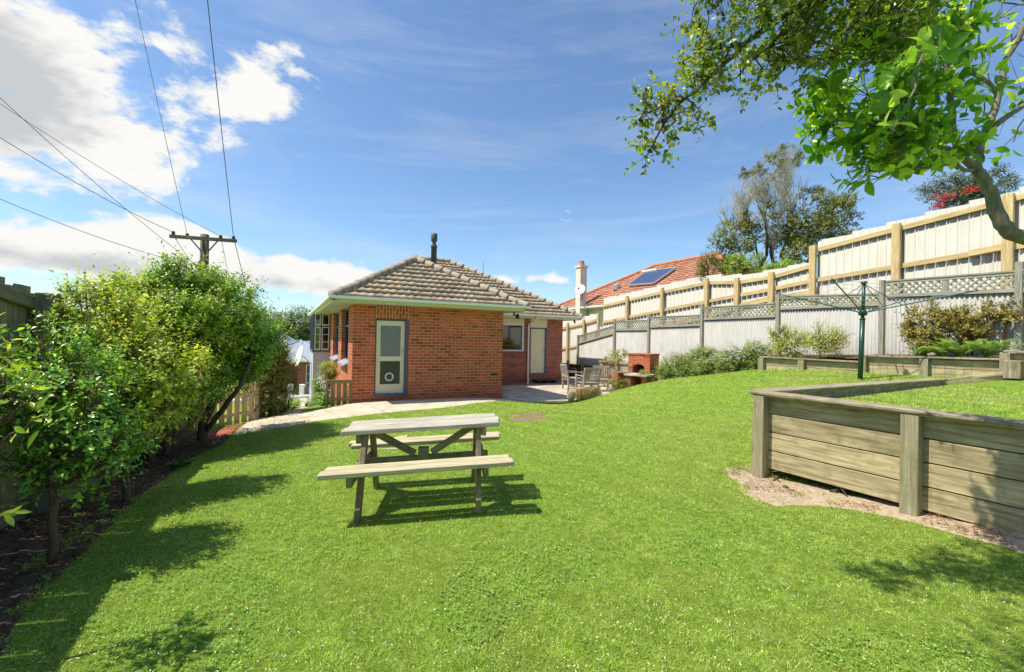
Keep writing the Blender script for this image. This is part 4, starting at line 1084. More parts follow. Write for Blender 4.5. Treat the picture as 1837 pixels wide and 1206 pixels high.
# ============================================================ utility pole and wires
M['polewood'] = wood('pole_wood', srgb(70,62,52), srgb(106,96,82), srgb(132,122,106), .6, .85, .3, .1)
YP = 15.0; pt = P(367.5, 421, YP); pbz = float(H(pt[0], pt[1])) - .4
t = thing('utility_pole', 'grey timber power pole with a crossarm rising behind the hedge', 'utility pole', (pt[0], pt[1], pbz))
mb = MB(); mb.tube([V(pt[0], pt[1], pbz), V(pt[0], pt[1], (pbz+pt[2])/2), pt], [.17, .15, .125], 14); mb.build('shaft', M['polewood'], t, True)
ca, cb_ = P(305, 424, YP - .3), P(424, 432.5, YP - .12)
mb = MB(); mb.bar(ca, cb_, .1, .11, bev=.006); mb.build('crossarm', M['polewood'], t)
mb = MB(); mb.bar(P(343, 430, YP-.22), P(363, 453, YP-.1), .02, .04); mb.bar(P(391, 432, YP-.18), P(371, 454, YP-.1), .02, .04); mb.build('brace', M['black'], t)
ins = [P(311, 417, YP-.28), P(336, 421, YP-.25), P(396, 424, YP-.16), P(419, 426, YP-.12)]
for q in ins:
    mb = MB(); mb.lathe(q - UP*.1, [(.012, -.06), (.012, .02), (.055, .03), (.06, .06), (.035, .075), (.05, .09), (.05, .12), (.03, .14), (0, .145)], 14); mb.build('insulator', M['black'], t, True)
mb = MB(); sp_ = P(357, 480, YP-.1)
for k in range(4):
    c = P(352 + k*3, 474 + k*5, YP-.2); th = np.linspace(0, 6.28, 14); mb.tube([c + V(math.cos(a)*.06, 0, math.sin(a)*.07) for a in th], .012, 5)
mb.tube([P(345,473,YP-.2), P(352,475,YP-.2), P(362,484,YP-.1)], .02, 6); mb.build('service_fitting', M['black'], t)
M['wire'] = plain('black_wire', (.02,.02,.025,1), .5, .1)
def wire(p, q, sag, r, label, r2=None):
    r = r * .68; r2 = r2 * .68 if r2 else None
    s = np.linspace(0, 1, 24)[:, None]; pts = p + (q - p) * s - UP * (4 * sag * s * (1 - s))
    mb = MB(); mb.tube(pts, np.linspace(r, r2 or r, 24), 5); tag(mb.build('power_line', M['wire']), label, 'power line', 'overhead power lines')
wire(ins[1], P(236, -30, 6.0), .05, .011, 'thin wire climbing steeply from the inner insulator of the crossarm', .005)
wire(ins[3], P(369, -30, 6.0), .05, .016, 'thick dark wire climbing steeply from the outermost right insulator', .009)
wire(ins[2], P(-40, 160, 9.5), .12, .010, 'wire running from the inner insulator right of the post out past the fence', .008)
wire(ins[0], P(-40, 222, 9.5), .12, .014, 'wire running from the insulator at the left tip of the crossarm', .011)
wire(P(350,474,YP-.2), P(-30, 148, 9.0), .12, .011, 'service wire crossing the others steeply down to the fitting on the post', .009)
wire(P(347,476,YP-.2), P(-40, 340, 10), .15, .013, 'lowest service wire running flat above the paling fence', .010)
wire(ins[0] - UP*.1, P(380, 500, 30), .3, .012, 'wire leaving behind the crossarm close to the post')
wire(ins[3], P(470, 590, 45), .6, .018, 'wire leaving behind the crossarm down towards the far houses')
wire(ins[2], P(432, 560, 45), .6, .012, 'thin wire leaving behind the crossarm above the hedge')
wire(P(440, 566, 50), P(575, 571, 50), .3, .03, 'distant flat wire above the far grey roof')
wire(P(440, 570, 50), P(575, 575, 50), .3, .03, 'second distant flat wire just above the far trees')
# ============================================================ brick barbecue
M['bbq'] = brickmat('bbq_brick', srgb(150,66,42), srgb(196,98,62), srgb(220,130,90), srgb(196,168,130), .24, .086)
M['soot'] = plain('soot', (.02,.018,.015,1), .9, .3)
bc = G(1127, 675, .02)
bo = nrm(V(.75,-.66,0)); bn = np.cross(UP, bo)
def B_(x, y, z): return bc + bo*x + bn*y + UP*z
kx = 15.0; bc = P(1127, 676, 14.3); kk = 14.3/790
t = thing('brick_barbecue', 'red brick garden barbecue with an arched fire opening and slab shelf', 'barbecue', tuple(bc))
Hh = 40*kk; Wd = .72
mb = MB()
def bb(x0, x1, y0, y1, z0, z1): mb.prism([B_(x0,y0,z0), B_(x1,y0,z0), B_(x1,y1,z0), B_(x0,y1,z0)], (0, 0, z1-z0))
bb(0, .14, 0, .7, -.3, .43); bb(.55, Wd, 0, .7, -.3, .43); bb(.14, .55, .45, .7, -.3, .43); bb(.14,.55,0,.45,-.3,.0)
# arch head
N_ = 10; arch = [B_(.14, 0, Hh), B_(.14, 0, .30)] + [B_(.345 - .205*math.cos(a), 0, .30 + .13*math.sin(a)) for a in np.linspace(.15, math.pi-.15, N_)] + [B_(.55, 0, .30), B_(.55, 0, Hh)]
mb.prism(arch, bn * .45)
bb(0, .14, 0, .7, .43, Hh); bb(.55, Wd, 0, .7, .43, Hh); bb(.14, .55, .45, .7, .43, Hh)
mb.build('brick_body', M['bbq'], t)
mb = MB(); bb(-.02, Wd+.02, -.02, .72, Hh, Hh+.04); mb.build('coping', M['bbq'], t)
mb = MB(); bb(.142, .548, .42, .448, 0, .42); mb.build('fire_back', M['soot'], t)
mb = MB(); bb(-.33, -.13, -.45, .3, -.4, .13); mb.build('side_wall', M['bbq'], t)
mb = MB(); bb(-.33, .22, -.4, -.03, .13, .16); mb.build('hearth_slab', M['concrete_dark'], t)
mb = MB(); bb(.26, .42, -.7, -.02, -.4, .10); bb(.75, .9, -.65, -.1, -.4, .10); mb.build('shelf_wall', M['bbq'], t)
mb = MB(); bb(.22, .95, -.75, -.03, .10, .145); mb.build('shelf_slab', M['concrete'], t)
# timber planter wall beside the barbecue
t = thing('planter_wall', 'timber board planter wall between the patio and the barbecue', 'retaining wall', tuple(P(1082, 690, 16.4)))
a, b = P(1079, 650, 16.4), P(1128, 654, 15.0)
mb = MB()
for k in range(4): mb.bar(a - UP*(.1+.19*k), b - UP*(.1+.19*k), .05, .18, bev=.004)
mb.build('board_wall', M['sleeper'], t)
a2 = P(1078, 648, 16.4); mb = MB(); mb.bar(a2, P(1130, 652.5, 15.0), .2, .05); mb.build('capping', M['cap'], t)
for s in (.05, .62): 
    c = a + (b-a)*s; mb = MB(); mb.box(c - UP*.4 - (bn*.06), (.12,.08,.8), [bo, bn, UP]); mb.build('post', M['greypost'], t)
# retaining boards at the foot of the steel fence, darkened to stand for shade
t = thing('retaining_boards', 'timber boards darkened to stand for the shade at the foot of the steel fence beside the patio', 'retaining wall', tuple(P(1020, 690, 20)))
mb = MB()
qa, qb = PV(1000, 650, LO + LN*.25 + LD*0, LD), PV(1080, 650, LO + LN*.25, LD)
for k in range(4): mb.bar(V(qa[0], qa[1], .25 - k*.2), V(qb[0], qb[1], .25 - k*.2), .05, .19)
mb.build('board', M['darkwood'], t)
for s in (.3, .62, .95):
    c = qa + (qb-qa)*s; mb = MB(); mb.box(V(c[0],c[1],.0) + LN*.08, (.1,.1,1.0), [LD, np.cross(UP,LD), UP]); mb.build('post', M['fpost'], t)
# ============================================================ slatted garden chairs
M['teak'] = wood('silvered_teak', srgb(146,136,120), srgb(184,174,156), srgb(210,202,184), .7, .8, .3, .2)
def chair(label, loc, rz):
    t = thing('garden_chair', label, 'chair', loc, 'slatted garden chairs on the patio', rz, True)
    for x in (-.27, .27):
        mb = MB(); mb.bar((x, .25, 0), (x, .25, .64), .05, .05, up=(0,1,0)); mb.build('leg', M['teak'], t)
        mb = MB(); mb.bar((x, -.25, 0), (x, -.27, .45), .05, .05, up=(0,1,0)); mb.bar((x, -.27, .45), (x, -.36, .92), .05, .05, up=(0,1,0)); mb.build('leg', M['teak'], t)
        mb = MB(); mb.bar((x, .30, .655), (x, -.31, .65), .065, .025, bev=.004); mb.build('armrest', M['teak'], t)
    mb = MB(); [mb.bar((-.27, -.22 + i*.085, .43), (.27, -.22 + i*.085, .43), .065, .02) for i in range(6)]; mb.bar((-.25, .25, .39), (.25, .25, .39), .03, .06); mb.bar((-.27,-.24,.39),(.27,-.24,.39),.03,.06); mb.build('seat', M['teak'], t)
    mb = MB(); mb.bar((-.27, -.355, .90), (.27, -.355, .90), .03, .07, up=UP); mb.bar((-.25, -.285, .50), (.25, -.285, .50), .03, .06, up=UP)
    [mb.bar((-.21 + i*.07, -.285, .52), (-.21 + i*.07, -.35, .88), .035, .014, up=(0,1,0)) for i in range(7)]; mb.build('backrest', M['teak'], t)
    mb = MB(); mb.bar((-.25, .0, .16), (.25, .0, .16), .03, .03); mb.bar((-.27,-.25,.15),(-.27,.25,.15),.03,.04); mb.bar((.27,-.25,.15),(.27,.25,.15),.03,.04); mb.build('stretcher', M['teak'], t)
    return t
def at(px, py, Y): q = P(px, py, Y); return (q[0], q[1], PZ)
chair('slatted garden chair seen from the side facing the barbecue, closest to the brick wall', at(1026, 704, 16.2), R(-75))
chair('slatted garden chair with its back turned to the lawn beside the dry grass bank', at(1053, 705, 14.6), R(18))
chair('slatted garden chair behind the others with its back towards the timber planter wall', at(1077, 694, 15.9), R(-8))
chair('slatted garden chair partly hidden by plants at the foot of the barbecue', at(1128, 697, 15.1), R(25))
b = P(1026, 713, 13.2); t = thing('stone_edging', 'dark rounded concrete edging block at the end of the dry grass bank', 'edging block', tuple(b))
mb = MB(); mb.lathe(b - UP*.15, [(.11, 0), (.115, .2), (.10, .29), (.06, .32), (0, .325)], 16); mb.build('block', M['concrete_dark'], t, True)
# ============================================================ orange roofed neighbour
na = V(.454, -.891, 0); nb = V(.891, .454, 0); NO = V(2.75, 31.6, 0); EZ = 3.62
t = thing('neighbour_house', 'neighbouring house with orange tiled roof, tall cream chimney and pale weatherboards behind the fence', 'house', (2.75, 31.6, -.8))
r_ = tiled('roof', [(0, 0), (14.9, 0), (9.9, 5.0), (5.0, 5.0)], NO, na, nb, EZ, M['tile_orange'], t, step=.105)
q_ = tiled('roof_slope', [(0, 0), (10, 0), (5.02, 4.98), (4.98, 4.98)], NO, nb, na, EZ, M['tile_orange'], r_, step=.105)
q_ = tiled('roof_slope', [(0, 0), (10, 0), (5.02, 4.98), (4.98, 4.98)], NO + na*14.9, nb, -na, EZ, M['tile_orange'], r_, step=.105)
q_ = tiled('roof_slope', [(0, 0), (14.9, 0), (9.9, 5.0), (5.0, 5.0)], NO + nb*10, na, -nb, EZ, M['tile_orange'], r_, step=.21)
NQ = lambda a, b, z: NO + na*a + nb*b + UP*z
rz_ = EZ + 5*T30 + .04
M['ridge_o'] = plain('orange_ridge', srgb(206,124,84), .9, .2, scale=6)
ridge_caps('ridge_cap', [(NQ(0,0,EZ+.04), NQ(5,5,rz_)), (NQ(5,5,rz_), NQ(9.9,5,rz_)), (NQ(9.9,5,rz_), NQ(14.9,0,EZ+.04))], M['ridge_o'], r_, seg=.5)
mb = MB()
def nbx(mb, a0, a1, b0, b1, z0, z1): mb.prism([NQ(a0,b0,z0), NQ(a1,b0,z0), NQ(a1,b1,z0), NQ(a0,b1,z0)], (0,0,z1-z0))
SD = N('cream_weatherboard'); wv = SD.n('ShaderNodeTexWave', bands_direction='Y', wave_profile='SAW'); SD.l(SD.co('UV'), wv.inputs['Vector']); wv.inputs['Scale'].default_value = .9
SD.bump(wv.outputs['Fac'], .8, .02); M['siding'] = SD.fin(SD.mix(1, srgb(216,210,190), SD.ramp(wv.outputs['Fac'], [(0, g4(.7)), (.15, g4(1))]), 'MULTIPLY'), .6)
nbx(mb, .5, 14.4, .5, 9.5, -1, EZ-.1); mb.build('wall', M['siding'], t)
mb = MB(); nbx(mb, -.05, 14.95, -.05, .02, EZ-.15, EZ); nbx(mb, -.05, .02, .02, 10, EZ-.15, EZ); nbx(mb, .02, 14.9, .02, .5, EZ-.15, EZ-.12); nbx(mb, -.17, 15.05, -.17, -.052, EZ-.11, EZ-.01); mb.build('gutter', M['white'], t)
M['plaster'] = plain('cream_plaster', srgb(226,214,198), .8, .12, scale=3, dirt=srgb(196,164,130))
ch = 3.55
mb = MB(); nbx(mb, ch-.25, ch+.25, -.2, .3, -1, 6.15); nbx(mb, ch-.31, ch+.31, -.26, .36, 6.151, 6.27); c_ = mb.build('chimney', M['plaster'], t)
mb = MB(); mb.lathe(NQ(ch, .05, 6.27), [(.22, 0), (.2, .1), (.16, .28), (.18, .3), (.12, .31)], 16); mb.build('chimney_pot', M['ridge_o'], c_)
dc = NQ(ch + .62, -.42, 4.62); dv_ = nrm(V(-.45,-.85,.35)); s_ = nrm(np.cross(UP, dv_)); u_ = np.cross(dv_, s_)
t2 = thing('satellite_dish', 'small white satellite dish fixed to the cream chimney', 'satellite dish', tuple(dc))
mb = MB(); mb.lathe(dc, [(0, 0), (.15, .015), (.25, .045), (.33, .09), (.335, .1), (.25, .06), (0, .02)], 28, np.array([s_, u_, dv_])); mb.build('dish', M['white'], t2, True)
mb = MB(); mb.tube([dc - dv_*.0, dc - dv_*.2, dc - dv_*.25 + V(.1,.25,-.4)], .02, 6); mb.tube([dc - u_*.3, dc + dv_*.4 - u_*.1], .012, 6); mb.box(dc + dv_*.42 - u_*.1, (.07,.07,.1)); mb.build('mount', M['black'], t2)
# solar panel lying on the roof slope
def onroof(px, py, lift=.12):
    r = ray(px, py); n0 = np.cross(na, nrm(nb + UP*T30)); n0 = n0 if n0[2] > 0 else -n0
    p0 = NO + UP*(EZ + lift); t_ = ((p0 - V(0,0,EYE)) @ n0) / (r @ n0); return V(0,0,EYE) + r*t_
cs = [onroof(*q) for q in ((1127,513), (1173,509.5), (1212,482), (1160,488))]
a0 = min((c - NO) @ na for c in cs); a1 = max((c - NO) @ na for c in cs)
t2 = thing('solar_panel', 'dark solar water panel lying on the orange neighbour roof', 'solar panel', tuple(cs[0]))
nn_ = nrm(np.cross(cs[1]-cs[0], cs[3]-cs[0])); nn_ = nn_ if nn_[2] > 0 else -nn_
M['pv'] = plain('solar_glass', srgb(62,72,96), .12, .1); M['alu'] = plain('aluminium', srgb(205,208,210), .35, .1, metallic=.6)
mb = MB(); mb.prism(cs, nn_*.06); mb.build('glass_panel', M['pv'], t2)
mb = MB()
for k in range(4): mb.bar(cs[k]+nn_*.03, cs[(k+1) % 4]+nn_*.03, .07, .09, up=nn_)
mb.build('panel_frame', M['alu'], t2)
mb = MB(); mb.bar(onroof(1152,487,.2), onroof(1178,483.5,.2), .12, .12); mb.build('manifold', M['white'], t2)
vp = onroof(1107, 520, 0); t2 = thing('roof_vent', 'short pale vent pipe standing on the orange roof', 'roof vent', tuple(vp))
mb = MB(); mb.lathe(vp - UP*.1, [(.13, 0), (.13, .32), (.22, .34), (.22, .42), (.1, .5), (0, .52)], 14); mb.build('pipe', M['alu'], t2)
mb = MB(); mb.box(vp + V(0,0,.0), (.5,.5,.04)); mb.build('flashing', M['alu'], t2)
# ============================================================ low grey roofed house down the street
Y0 = 38.; gz = -3.42
def LQ(px, y=Y0): return (px - 2.0 - 918.5) / F * y
xl, xr = LQ(470), LQ(600)
t = thing('street_house', 'low brick house with light grey metal roof and dark doorway down by the street', 'house', (xl+5, Y0, gz))
M['greyroof'] = plain('grey_metal_roof', srgb(150,154,160), .45, .08, scale=1)
M['brick_s'] = brickmat('street_brick', srgb(120,60,44), srgb(160,84,62), srgb(180,100,74), srgb(170,150,130))
dx0, dx1 = LQ(519), LQ(536.5)
mb = MB(); mb.box(((xl+dx0)/2, Y0+.2, gz+1.33), (dx0-xl, .3, 2.66)); mb.box(((dx1+xr)/2, Y0+.2, gz+1.33), (xr-dx1, .3, 2.66)); mb.box((xl+.15, Y0+4, gz+1.33), (.3, 7.2, 2.66)); mb.box((xr-.15, Y0+4, gz+1.33), (.3, 7.2, 2.66))
# planar uv for the bricks
mb.uv = [None]*len(mb.uv); mb.build('wall', M['brick_s'], t)
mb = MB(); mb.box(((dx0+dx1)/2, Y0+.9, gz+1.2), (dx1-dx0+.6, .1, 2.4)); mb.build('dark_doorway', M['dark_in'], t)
mb = MB(); mb.box((dx1-.28, Y0+.5, gz+1.05), (.5, .06, 2.1)); mb.build('door', plain('red_brown_door', srgb(96,44,34), .5), t)
mb = MB(); mb.box(((dx0+dx1)/2-.3, Y0, gz+2.5), (dx1-dx0+.9, .16, .34)); mb.build('door_lintel', M['cream'], t)
w0, w1 = LQ(553), LQ(566); mb = MB(); mb.box(((w0+w1)/2, Y0, gz+1.5), (w1-w0, .1, 1.6)); wf = mb.build('window', M['white'], t)
mb = MB(); [mb.box(((w0+w1)/2, Y0-.06, gz+1.5+dz), (w1-w0-.14, .02, .72)) for dz in (-.38, .38)]; mb.build('pane', M['pv'], wf)
e = .5; x0, x1, y0, y1, ez = xl-e, xr+e, Y0-.6, Y0+8, gz+2.72
ap0, ap1 = V(LQ(541, 41.5), 41.5, ez+1.55), V(LQ(541, 41.5), 45, ez+1.55)
mb = MB(); 
c0, c1, c2, c3 = V(x0,y0,ez), V(x1,y0,ez), V(x1,y1,ez), V(x0,y1,ez)
cm = V(LQ(511,Y0), y0, ez)
L0, L1_ = V(LQ(497,44), 44, ez+2.1), V(LQ(470,44)-3, 44, ez+2.1)
vs_ = [c0, c1, c2, c3, ap0, ap1]; mb.add(vs_, [[0,1,4],[1,2,5,4],[2,3,5],[3,0,4,5]])
mb.add([V(x0-6, 41, ez), V(ap0[0]+.4, 41, ez+.1), V(ap0[0]-.5, 47.5, ez+.1), V(x0-6, 48, ez), L0+V(0,0,.5), L1_+V(0,0,.5)], [[0,1,4,5],[1,2,4],[2,3,5,4]])
rf_ = mb.build('roof', M['greyroof'], t)
mb = MB(); mb.tube([c0+UP*.03, ap0+UP*.03], .09, 6); mb.tube([c1+UP*.03, ap0+UP*.03], .09, 6); mb.build('ridge_cap', M['alu'], rf_)
mb = MB(); mb.box(((x0+x1)/2, y0-.06, ez-.06), (x1-x0, .14, .16)); mb.box(((x0+x1)/2, y0+.3, ez-.16), (x1-x0, .7, .03)); mb.build('gutter', M['white'], t)
# pale wall and pillars in front of it
t = thing('street_fence', 'low pale concrete garden wall with square pillars by the street', 'wall', (LQ(530,34), 34, -3.1))
mb = MB(); [mb.box((LQ(x,34), 34, -2.85), (.36, .36, .95), bev=.02) for x in (524.5, 547)]; mb.build('pillar', M['white'], t)
mb = MB(); mb.box(((LQ(548,34)+LQ(575,34))/2, 34.05, -2.95), (LQ(575,34)-LQ(548,34), .12, .72)); mb.box(((LQ(490,34)+LQ(523,34))/2, 34.05, -2.95), (LQ(523,34)-LQ(490,34), .12, .72)); mb.build('wall_panel', M['concrete_dark'], t)
# letterbox
b = P(550, 731, 17.0); t = thing('letterbox', 'small white arched letterbox with a dark red front at the foot of the path', 'letterbox', tuple(b))
s_ = 17.0/790; mb = MB(); ar = [V(-4*s_,0,0), V(4*s_,0,0), V(4*s_,0,7*s_)] + [V(4*s_*math.cos(a),0,7*s_+4*s_*math.sin(a)) for a in np.linspace(.2, math.pi-.2, 8)] + [V(-4*s_,0,7*s_)]
mb.prism([b+q for q in ar], V(0,.25,0)); mb.build('box_body', M['white'], t)
mb = MB(); mb.prism([b + V(q[0]*.62, -.012, q[2]*.72+.0) for q in ar], V(0,.01,0)); mb.build('front_panel', plain('maroon_paint', srgb(110,40,34), .5), t)
mb = MB(); mb.box(b + V(0,.12,-.3), (.08,.08,.6)); mb.build('post', M['white'], t)
# white trellis gate beside the flowering bush
t = thing('trellis_gate', 'white painted wire gate behind the flowering bush', 'gate', tuple(P(566, 726, 14.5)))
g0, g1 = P(560, 727, 14.5), P(583, 722, 14.5); hh = 36*14.5/790
mb = MB(); mb.bar(g0, g0+UP*hh, .05, .05, up=(0,1,0)); mb.bar(g1, g1+UP*hh, .05, .05, up=(0,1,0)); mb.bar(g0+UP*hh, g1+UP*hh, .05, .06); mb.bar(g0+UP*.08, g1+UP*.08, .05, .06); mb.build('gate_frame', M['white'], t)
mb = MB(); 
for k in range(9): mb.tube([g0+(g1-g0)*(k+.5)/9+UP*.08, g0+(g1-g0)*(k+.5)/9+UP*hh], .004, 4)
mb.build('wire_mesh', M['white'], t)
# dish on the bay of the brick house
dc = HL(-1.0, 8.2, .55); dv_ = nrm(V(-.75,-.6,.25)); s_ = nrm(np.cross(UP, dv_)); u_ = np.cross(dv_, s_)
t2 = thing('satellite_dish', 'white satellite dish seen edge-on beside the lilac rendered bay wall', 'satellite dish', tuple(dc))
mb = MB(); mb.lathe(dc, [(0, 0), (.18, .015), (.33, .05), (.44, .1), (.445, .115), (.33, .07), (0, .02)], 28, np.array([s_, u_, dv_])); mb.build('dish', M['white'], t2, True)
mb = MB(); mb.tube([dc - u_*.4, dc + dv_*.5 - u_*.12], .018, 6); mb.box(dc + dv_*.52 - u_*.1, (.09,.09,.16)); mb.tube([dc, dc - dv_*.12, dc + V(.35,.1,-.3)], .025, 6); mb.build('mount', M['alu'], t2)
# ============================================================ foliage materials
LY = srgb
LM = {}
LM['hedge'] = leafmat('hedge_leaf', [LY(77,114,33), LY(118,158,44), LY(165,195,63), LY(211,220,92), LY(92,134,41)], .32, .4, .5)
LM['hedge_y'] = leafmat('young_hedge_leaf', [LY(105,144,36), LY(157,187,54), LY(200,216,79), LY(233,224,103), LY(127,164,47)], .35, .45, .5)
LM['hedge_g'] = leafmat('green_shrub_leaf', [LY(69,114,39), LY(105,158,50), LY(147,195,66), LY(190,223,92)], .3, .38, .5)
LM['darkhedge'] = leafmat('dark_hedge_leaf', [LY(69,82,38), LY(109,120,53), LY(154,154,73), LY(174,143,80), LY(85,103,44)], .45, .25, .4)
LM['big'] = leafmat('broad_leaf', [LY(110,150,46), LY(150,184,60), LY(190,208,84), LY(96,140,44)], .3, .5, .5, (1.6, 1.5, .6, 1))
LM['mag'] = leafmat('glossy_tree_leaf', [LY(66,112,39), LY(101,154,48), LY(144,193,59), LY(202,229,80)], .3, .6, .5, (1.5, 1.38, .8, 1))
LM['small'] = leafmat('small_round_leaf', [LY(70,92,35), LY(101,129,46), LY(136,162,61), LY(154,143,66)], .35, .45, .45, (1.9, 1.8, .6, 1))
LM['olive'] = leafmat('olive_tree_leaf', [LY(79,92,46), LY(115,126,58), LY(149,153,75), LY(165,142,79)], .5, .2, .35)
LM['pohu'] = leafmat('grey_green_leaf', [LY(56,76,54), LY(86,106,78), LY(140,150,120), LY(70,88,58)], .5, .2, .35)
LM['red'] = leafmat('red_flower', [LY(190,24,20), LY(226,44,32), LY(236,80,50)], .6, .3, .2, (1.2,.8,.8,1))
LM['farg'] = leafmat('far_tree_leaf', [LY(62,86,40), LY(92,116,54), LY(122,140,66)], .6, .2, .3)
LM['rose'] = leafmat('rose_leaf', [LY(134,155,63), LY(176,191,84), LY(195,199,96), LY(216,195,100)], .45, .4, .4)
LM['copper'] = leafmat('copper_leaf', [LY(134,98,54), LY(110,132,54), LY(176,130,70), LY(136,156,66), LY(196,164,90), LY(160,172,80)], .5, .3, .35)
LM['fern'] = leafmat('fern_leaf', [LY(112,150,70), LY(146,180,92), LY(180,204,124)], .5, .4, .3)
LM['daisy'] = leafmat('daisy_bush_leaf', [LY(107,136,61), LY(147,171,81), LY(180,191,103), LY(125,132,72)], .5, .3, .3)
LM['petal'] = leafmat('lilac_petal', [LY(200,180,216), LY(224,208,232), LY(240,232,244)], .6, .3, .2, (1,1,1,1))
LM['white'] = leafmat('white_petal', [LY(236,232,226), LY(244,242,236)], .6, .3, .2, (1,1,1,1))
LM['pink'] = leafmat('magenta_petal', [LY(190,60,120), LY(214,90,150)], .6, .3, .2, (1,1,1,1))
LM['strap'] = leafmat('strap_leaf', [LY(50,84,36), LY(72,108,46), LY(96,128,60)], .4, .3, .4)
def bark(name, a, b): 
    m = N(name); n = m.noise(m.co('Object', (1,1,.35)), 28, 6, .7); n2 = m.noise(m.co('Object'), 6, 5, .7)
    c = m.mix(m.ramp(n2, [(.5, g4(0)), (.65, g4(.6))]), m.ramp(n, [(.3, a), (.7, b)]), srgb(120,124,92)); m.bump(n, .6, .01); return m.fin(c, .9)
BK = bark('brown_bark', srgb(66,50,36), srgb(124,100,76)); BKG = bark('grey_bark', srgb(78,72,62), srgb(150,140,122)); BKD = bark('dark_bark', srgb(40,34,28), srgb(84,72,60))
grp = 'shrubs in the hedge along the paling fence'
def foot(px, py): return GH(px, py)
# 1 nearest shrub
b = foot(90, 1012); Y = b[1]
plant('hedge_shrub', 'small glossy leaved shrub with a single thin trunk, closest to the camera in the hedge', 'shrub', b,
      [([b, P(97, 900, Y), P(92, 830, Y+.05)], .026, .018), ([P(95, 850, Y), P(40, 760, Y-.1)], .014, .006), ([P(95, 850, Y), P(150, 745, Y+.1)], .014, .006), ([P(93, 840, Y), P(95, 700, Y)], .014, .006)],
      [(P(105, 775, Y+.05), (.44, .42, .42), 30, 330), (P(85, 680, Y+.1), (.36, .36, .34), 20, 190), (P(60, 850, Y), (.28, .25, .2), 10, 50), (P(165, 730, Y+.25), (.26, .26, .40), 18, 160)], LM['hedge_g'], BK, .05, .028, nl=9, length=.15, group=grp, fine=True, upw=.9, droop=.25)
# 2
b = foot(228, 902); Y = b[1]
plant('hedge_shrub', 'yellow-green shrub on forked bare stems, second from the camera in the hedge', 'shrub', b,
      [([b, P(226, 860, Y), P(229, 800, Y)], .035, .028), ([P(226, 872, Y), P(190, 820, Y-.1), P(170, 760, Y-.1)], .022, .01), ([P(229, 800, Y), P(250, 740, Y)], .022, .01)],
      [(P(225, 690, Y+.1), (.62, .55, .52), 40, 620), (P(180, 590, Y+.2), (.42, .45, .42), 28, 360), (P(150, 650, Y+.1), (.35, .4, .45), 20, 260), (P(290, 690, Y+.3), (.35, .4, .5), 22, 260)], LM['hedge_y'], BK, .066, .032, nl=9, length=.2, group=grp, fine=True, upw=1.0, droop=.35, wild=.07, twig=.003, csize=.22, shell=.6)
# 3
b = foot(272, 832); Y = b[1]
plant('hedge_shrub', 'dense yellow-green shrub on dark stems, third from the camera in the hedge', 'shrub', b,
      [([b, P(270, 780, Y), P(262, 720, Y)], .06, .03), ([P(270, 800, Y), P(310, 740, Y)], .03, .015)],
      [(P(285, 640, Y+.1), (.75, .6, .62), 50, 700), (P(240, 555, Y+.2), (.55, .5, .36), 30, 340), (P(340, 600, Y+.4), (.6, .6, .6), 36, 460), (P(205, 540, Y), (.35, .3, .28), 14, 110), (P(250, 730, Y+.1), (.55, .4, .40), 24, 260)], LM['hedge_y'], BK, .078, .038, nl=9, length=.22, group=grp, twig=.003, br=.6, fine=True, upw=1.0, droop=.35, wild=.07, csize=.21, shell=.6)
b = foot(305, 806); Y = 7.1
b = onH(P(300, 800, Y)[0], Y)
plant('hedge_shrub', 'tallest leafy shrub in the hedge, its top level with the fitting on the power pole', 'shrub', b,
      [([b, P(300, 760, Y), P(320, 640, Y)], .06, .03)],
      [(P(325, 570, Y), (.75, .6, .62), 48, 700), (P(330, 505, Y+.1), (.50, .45, .26), 26, 260), (P(270, 520, Y), (.5, .4, .22), 18, 150), (P(395, 560, Y+.4), (.55, .5, .5), 30, 380), (P(310, 700, Y), (.75, .5, .62), 34, 460)], LM['hedge'], BK, .078, .038, nl=9, length=.22, group=grp, twig=.003, br=.6, fine=True, upw=1.0, droop=.35, wild=.07, csize=.21, shell=.6)
# 4 leaning two trunked tree by the picket fence
b = foot(362, 790); Y = b[1]
plant('hedge_tree', 'small tree with two leaning dark trunks by the picket fence, second last in the hedge', 'tree', b,
      [([b, P(372, 745, Y), P(388, 700, Y), P(392, 640, Y)], .085, .05), ([P(366, 775, Y), P(400, 735, Y-.1), P(432, 690, Y-.1), P(452, 640, Y)], .055, .03)],
      [(P(405, 600, Y+.2), (.85, .7, .75), 60, 900), (P(375, 530, Y+.3), (.6, .6, .28), 28, 260), (P(436, 602, Y+.3), (.44, .6, .42), 30, 320), (P(370, 670, Y-.2), (.6, .5, .45), 30, 360), (P(445, 640, Y+.2), (.35, .4, .4), 16, 160), (P(425, 655, Y+.7), (.5, .4, .42), 22, 260), (P(350, 715, Y-.1), (.35, .4, .3), 14, 120)], LM['hedge_g'], BK, .078, .038, nl=9, length=.22, group=grp, twig=.003, br=.6, fine=True, upw=1.0, droop=.35, wild=.07, csize=.21, shell=.6)
# 5 dense dark shrub at the end
b = onH(P(470, 755, 10.8)[0], 10.8); Y = 10.8
plant('hedge_shrub', 'tall dense olive-brown shrub with an upright face at the far end of the hedge', 'shrub', b,
      [([b, P(468, 720, Y), P(472, 650, Y)], .08, .05), ([b + V(.2,0,0), P(485, 700, Y)], .06, .03), ([b + V(-.2,0,0), P(455, 690, Y)], .05, .03)],
      [(P(475, 655, Y), (.46, .6, .62), 44, 800), (P(462, 600, Y), (.48, .6, .55), 36, 560), (P(480, 705, Y), (.40, .6, .45), 30, 520), (P(478, 585, Y), (.3, .4, .28), 16, 200), (P(492, 650, Y-.1), (.25, .4, .8), 28, 420)], LM['darkhedge'], BKD, .06, .032, nl=10, length=.16, group=grp, br=.5)
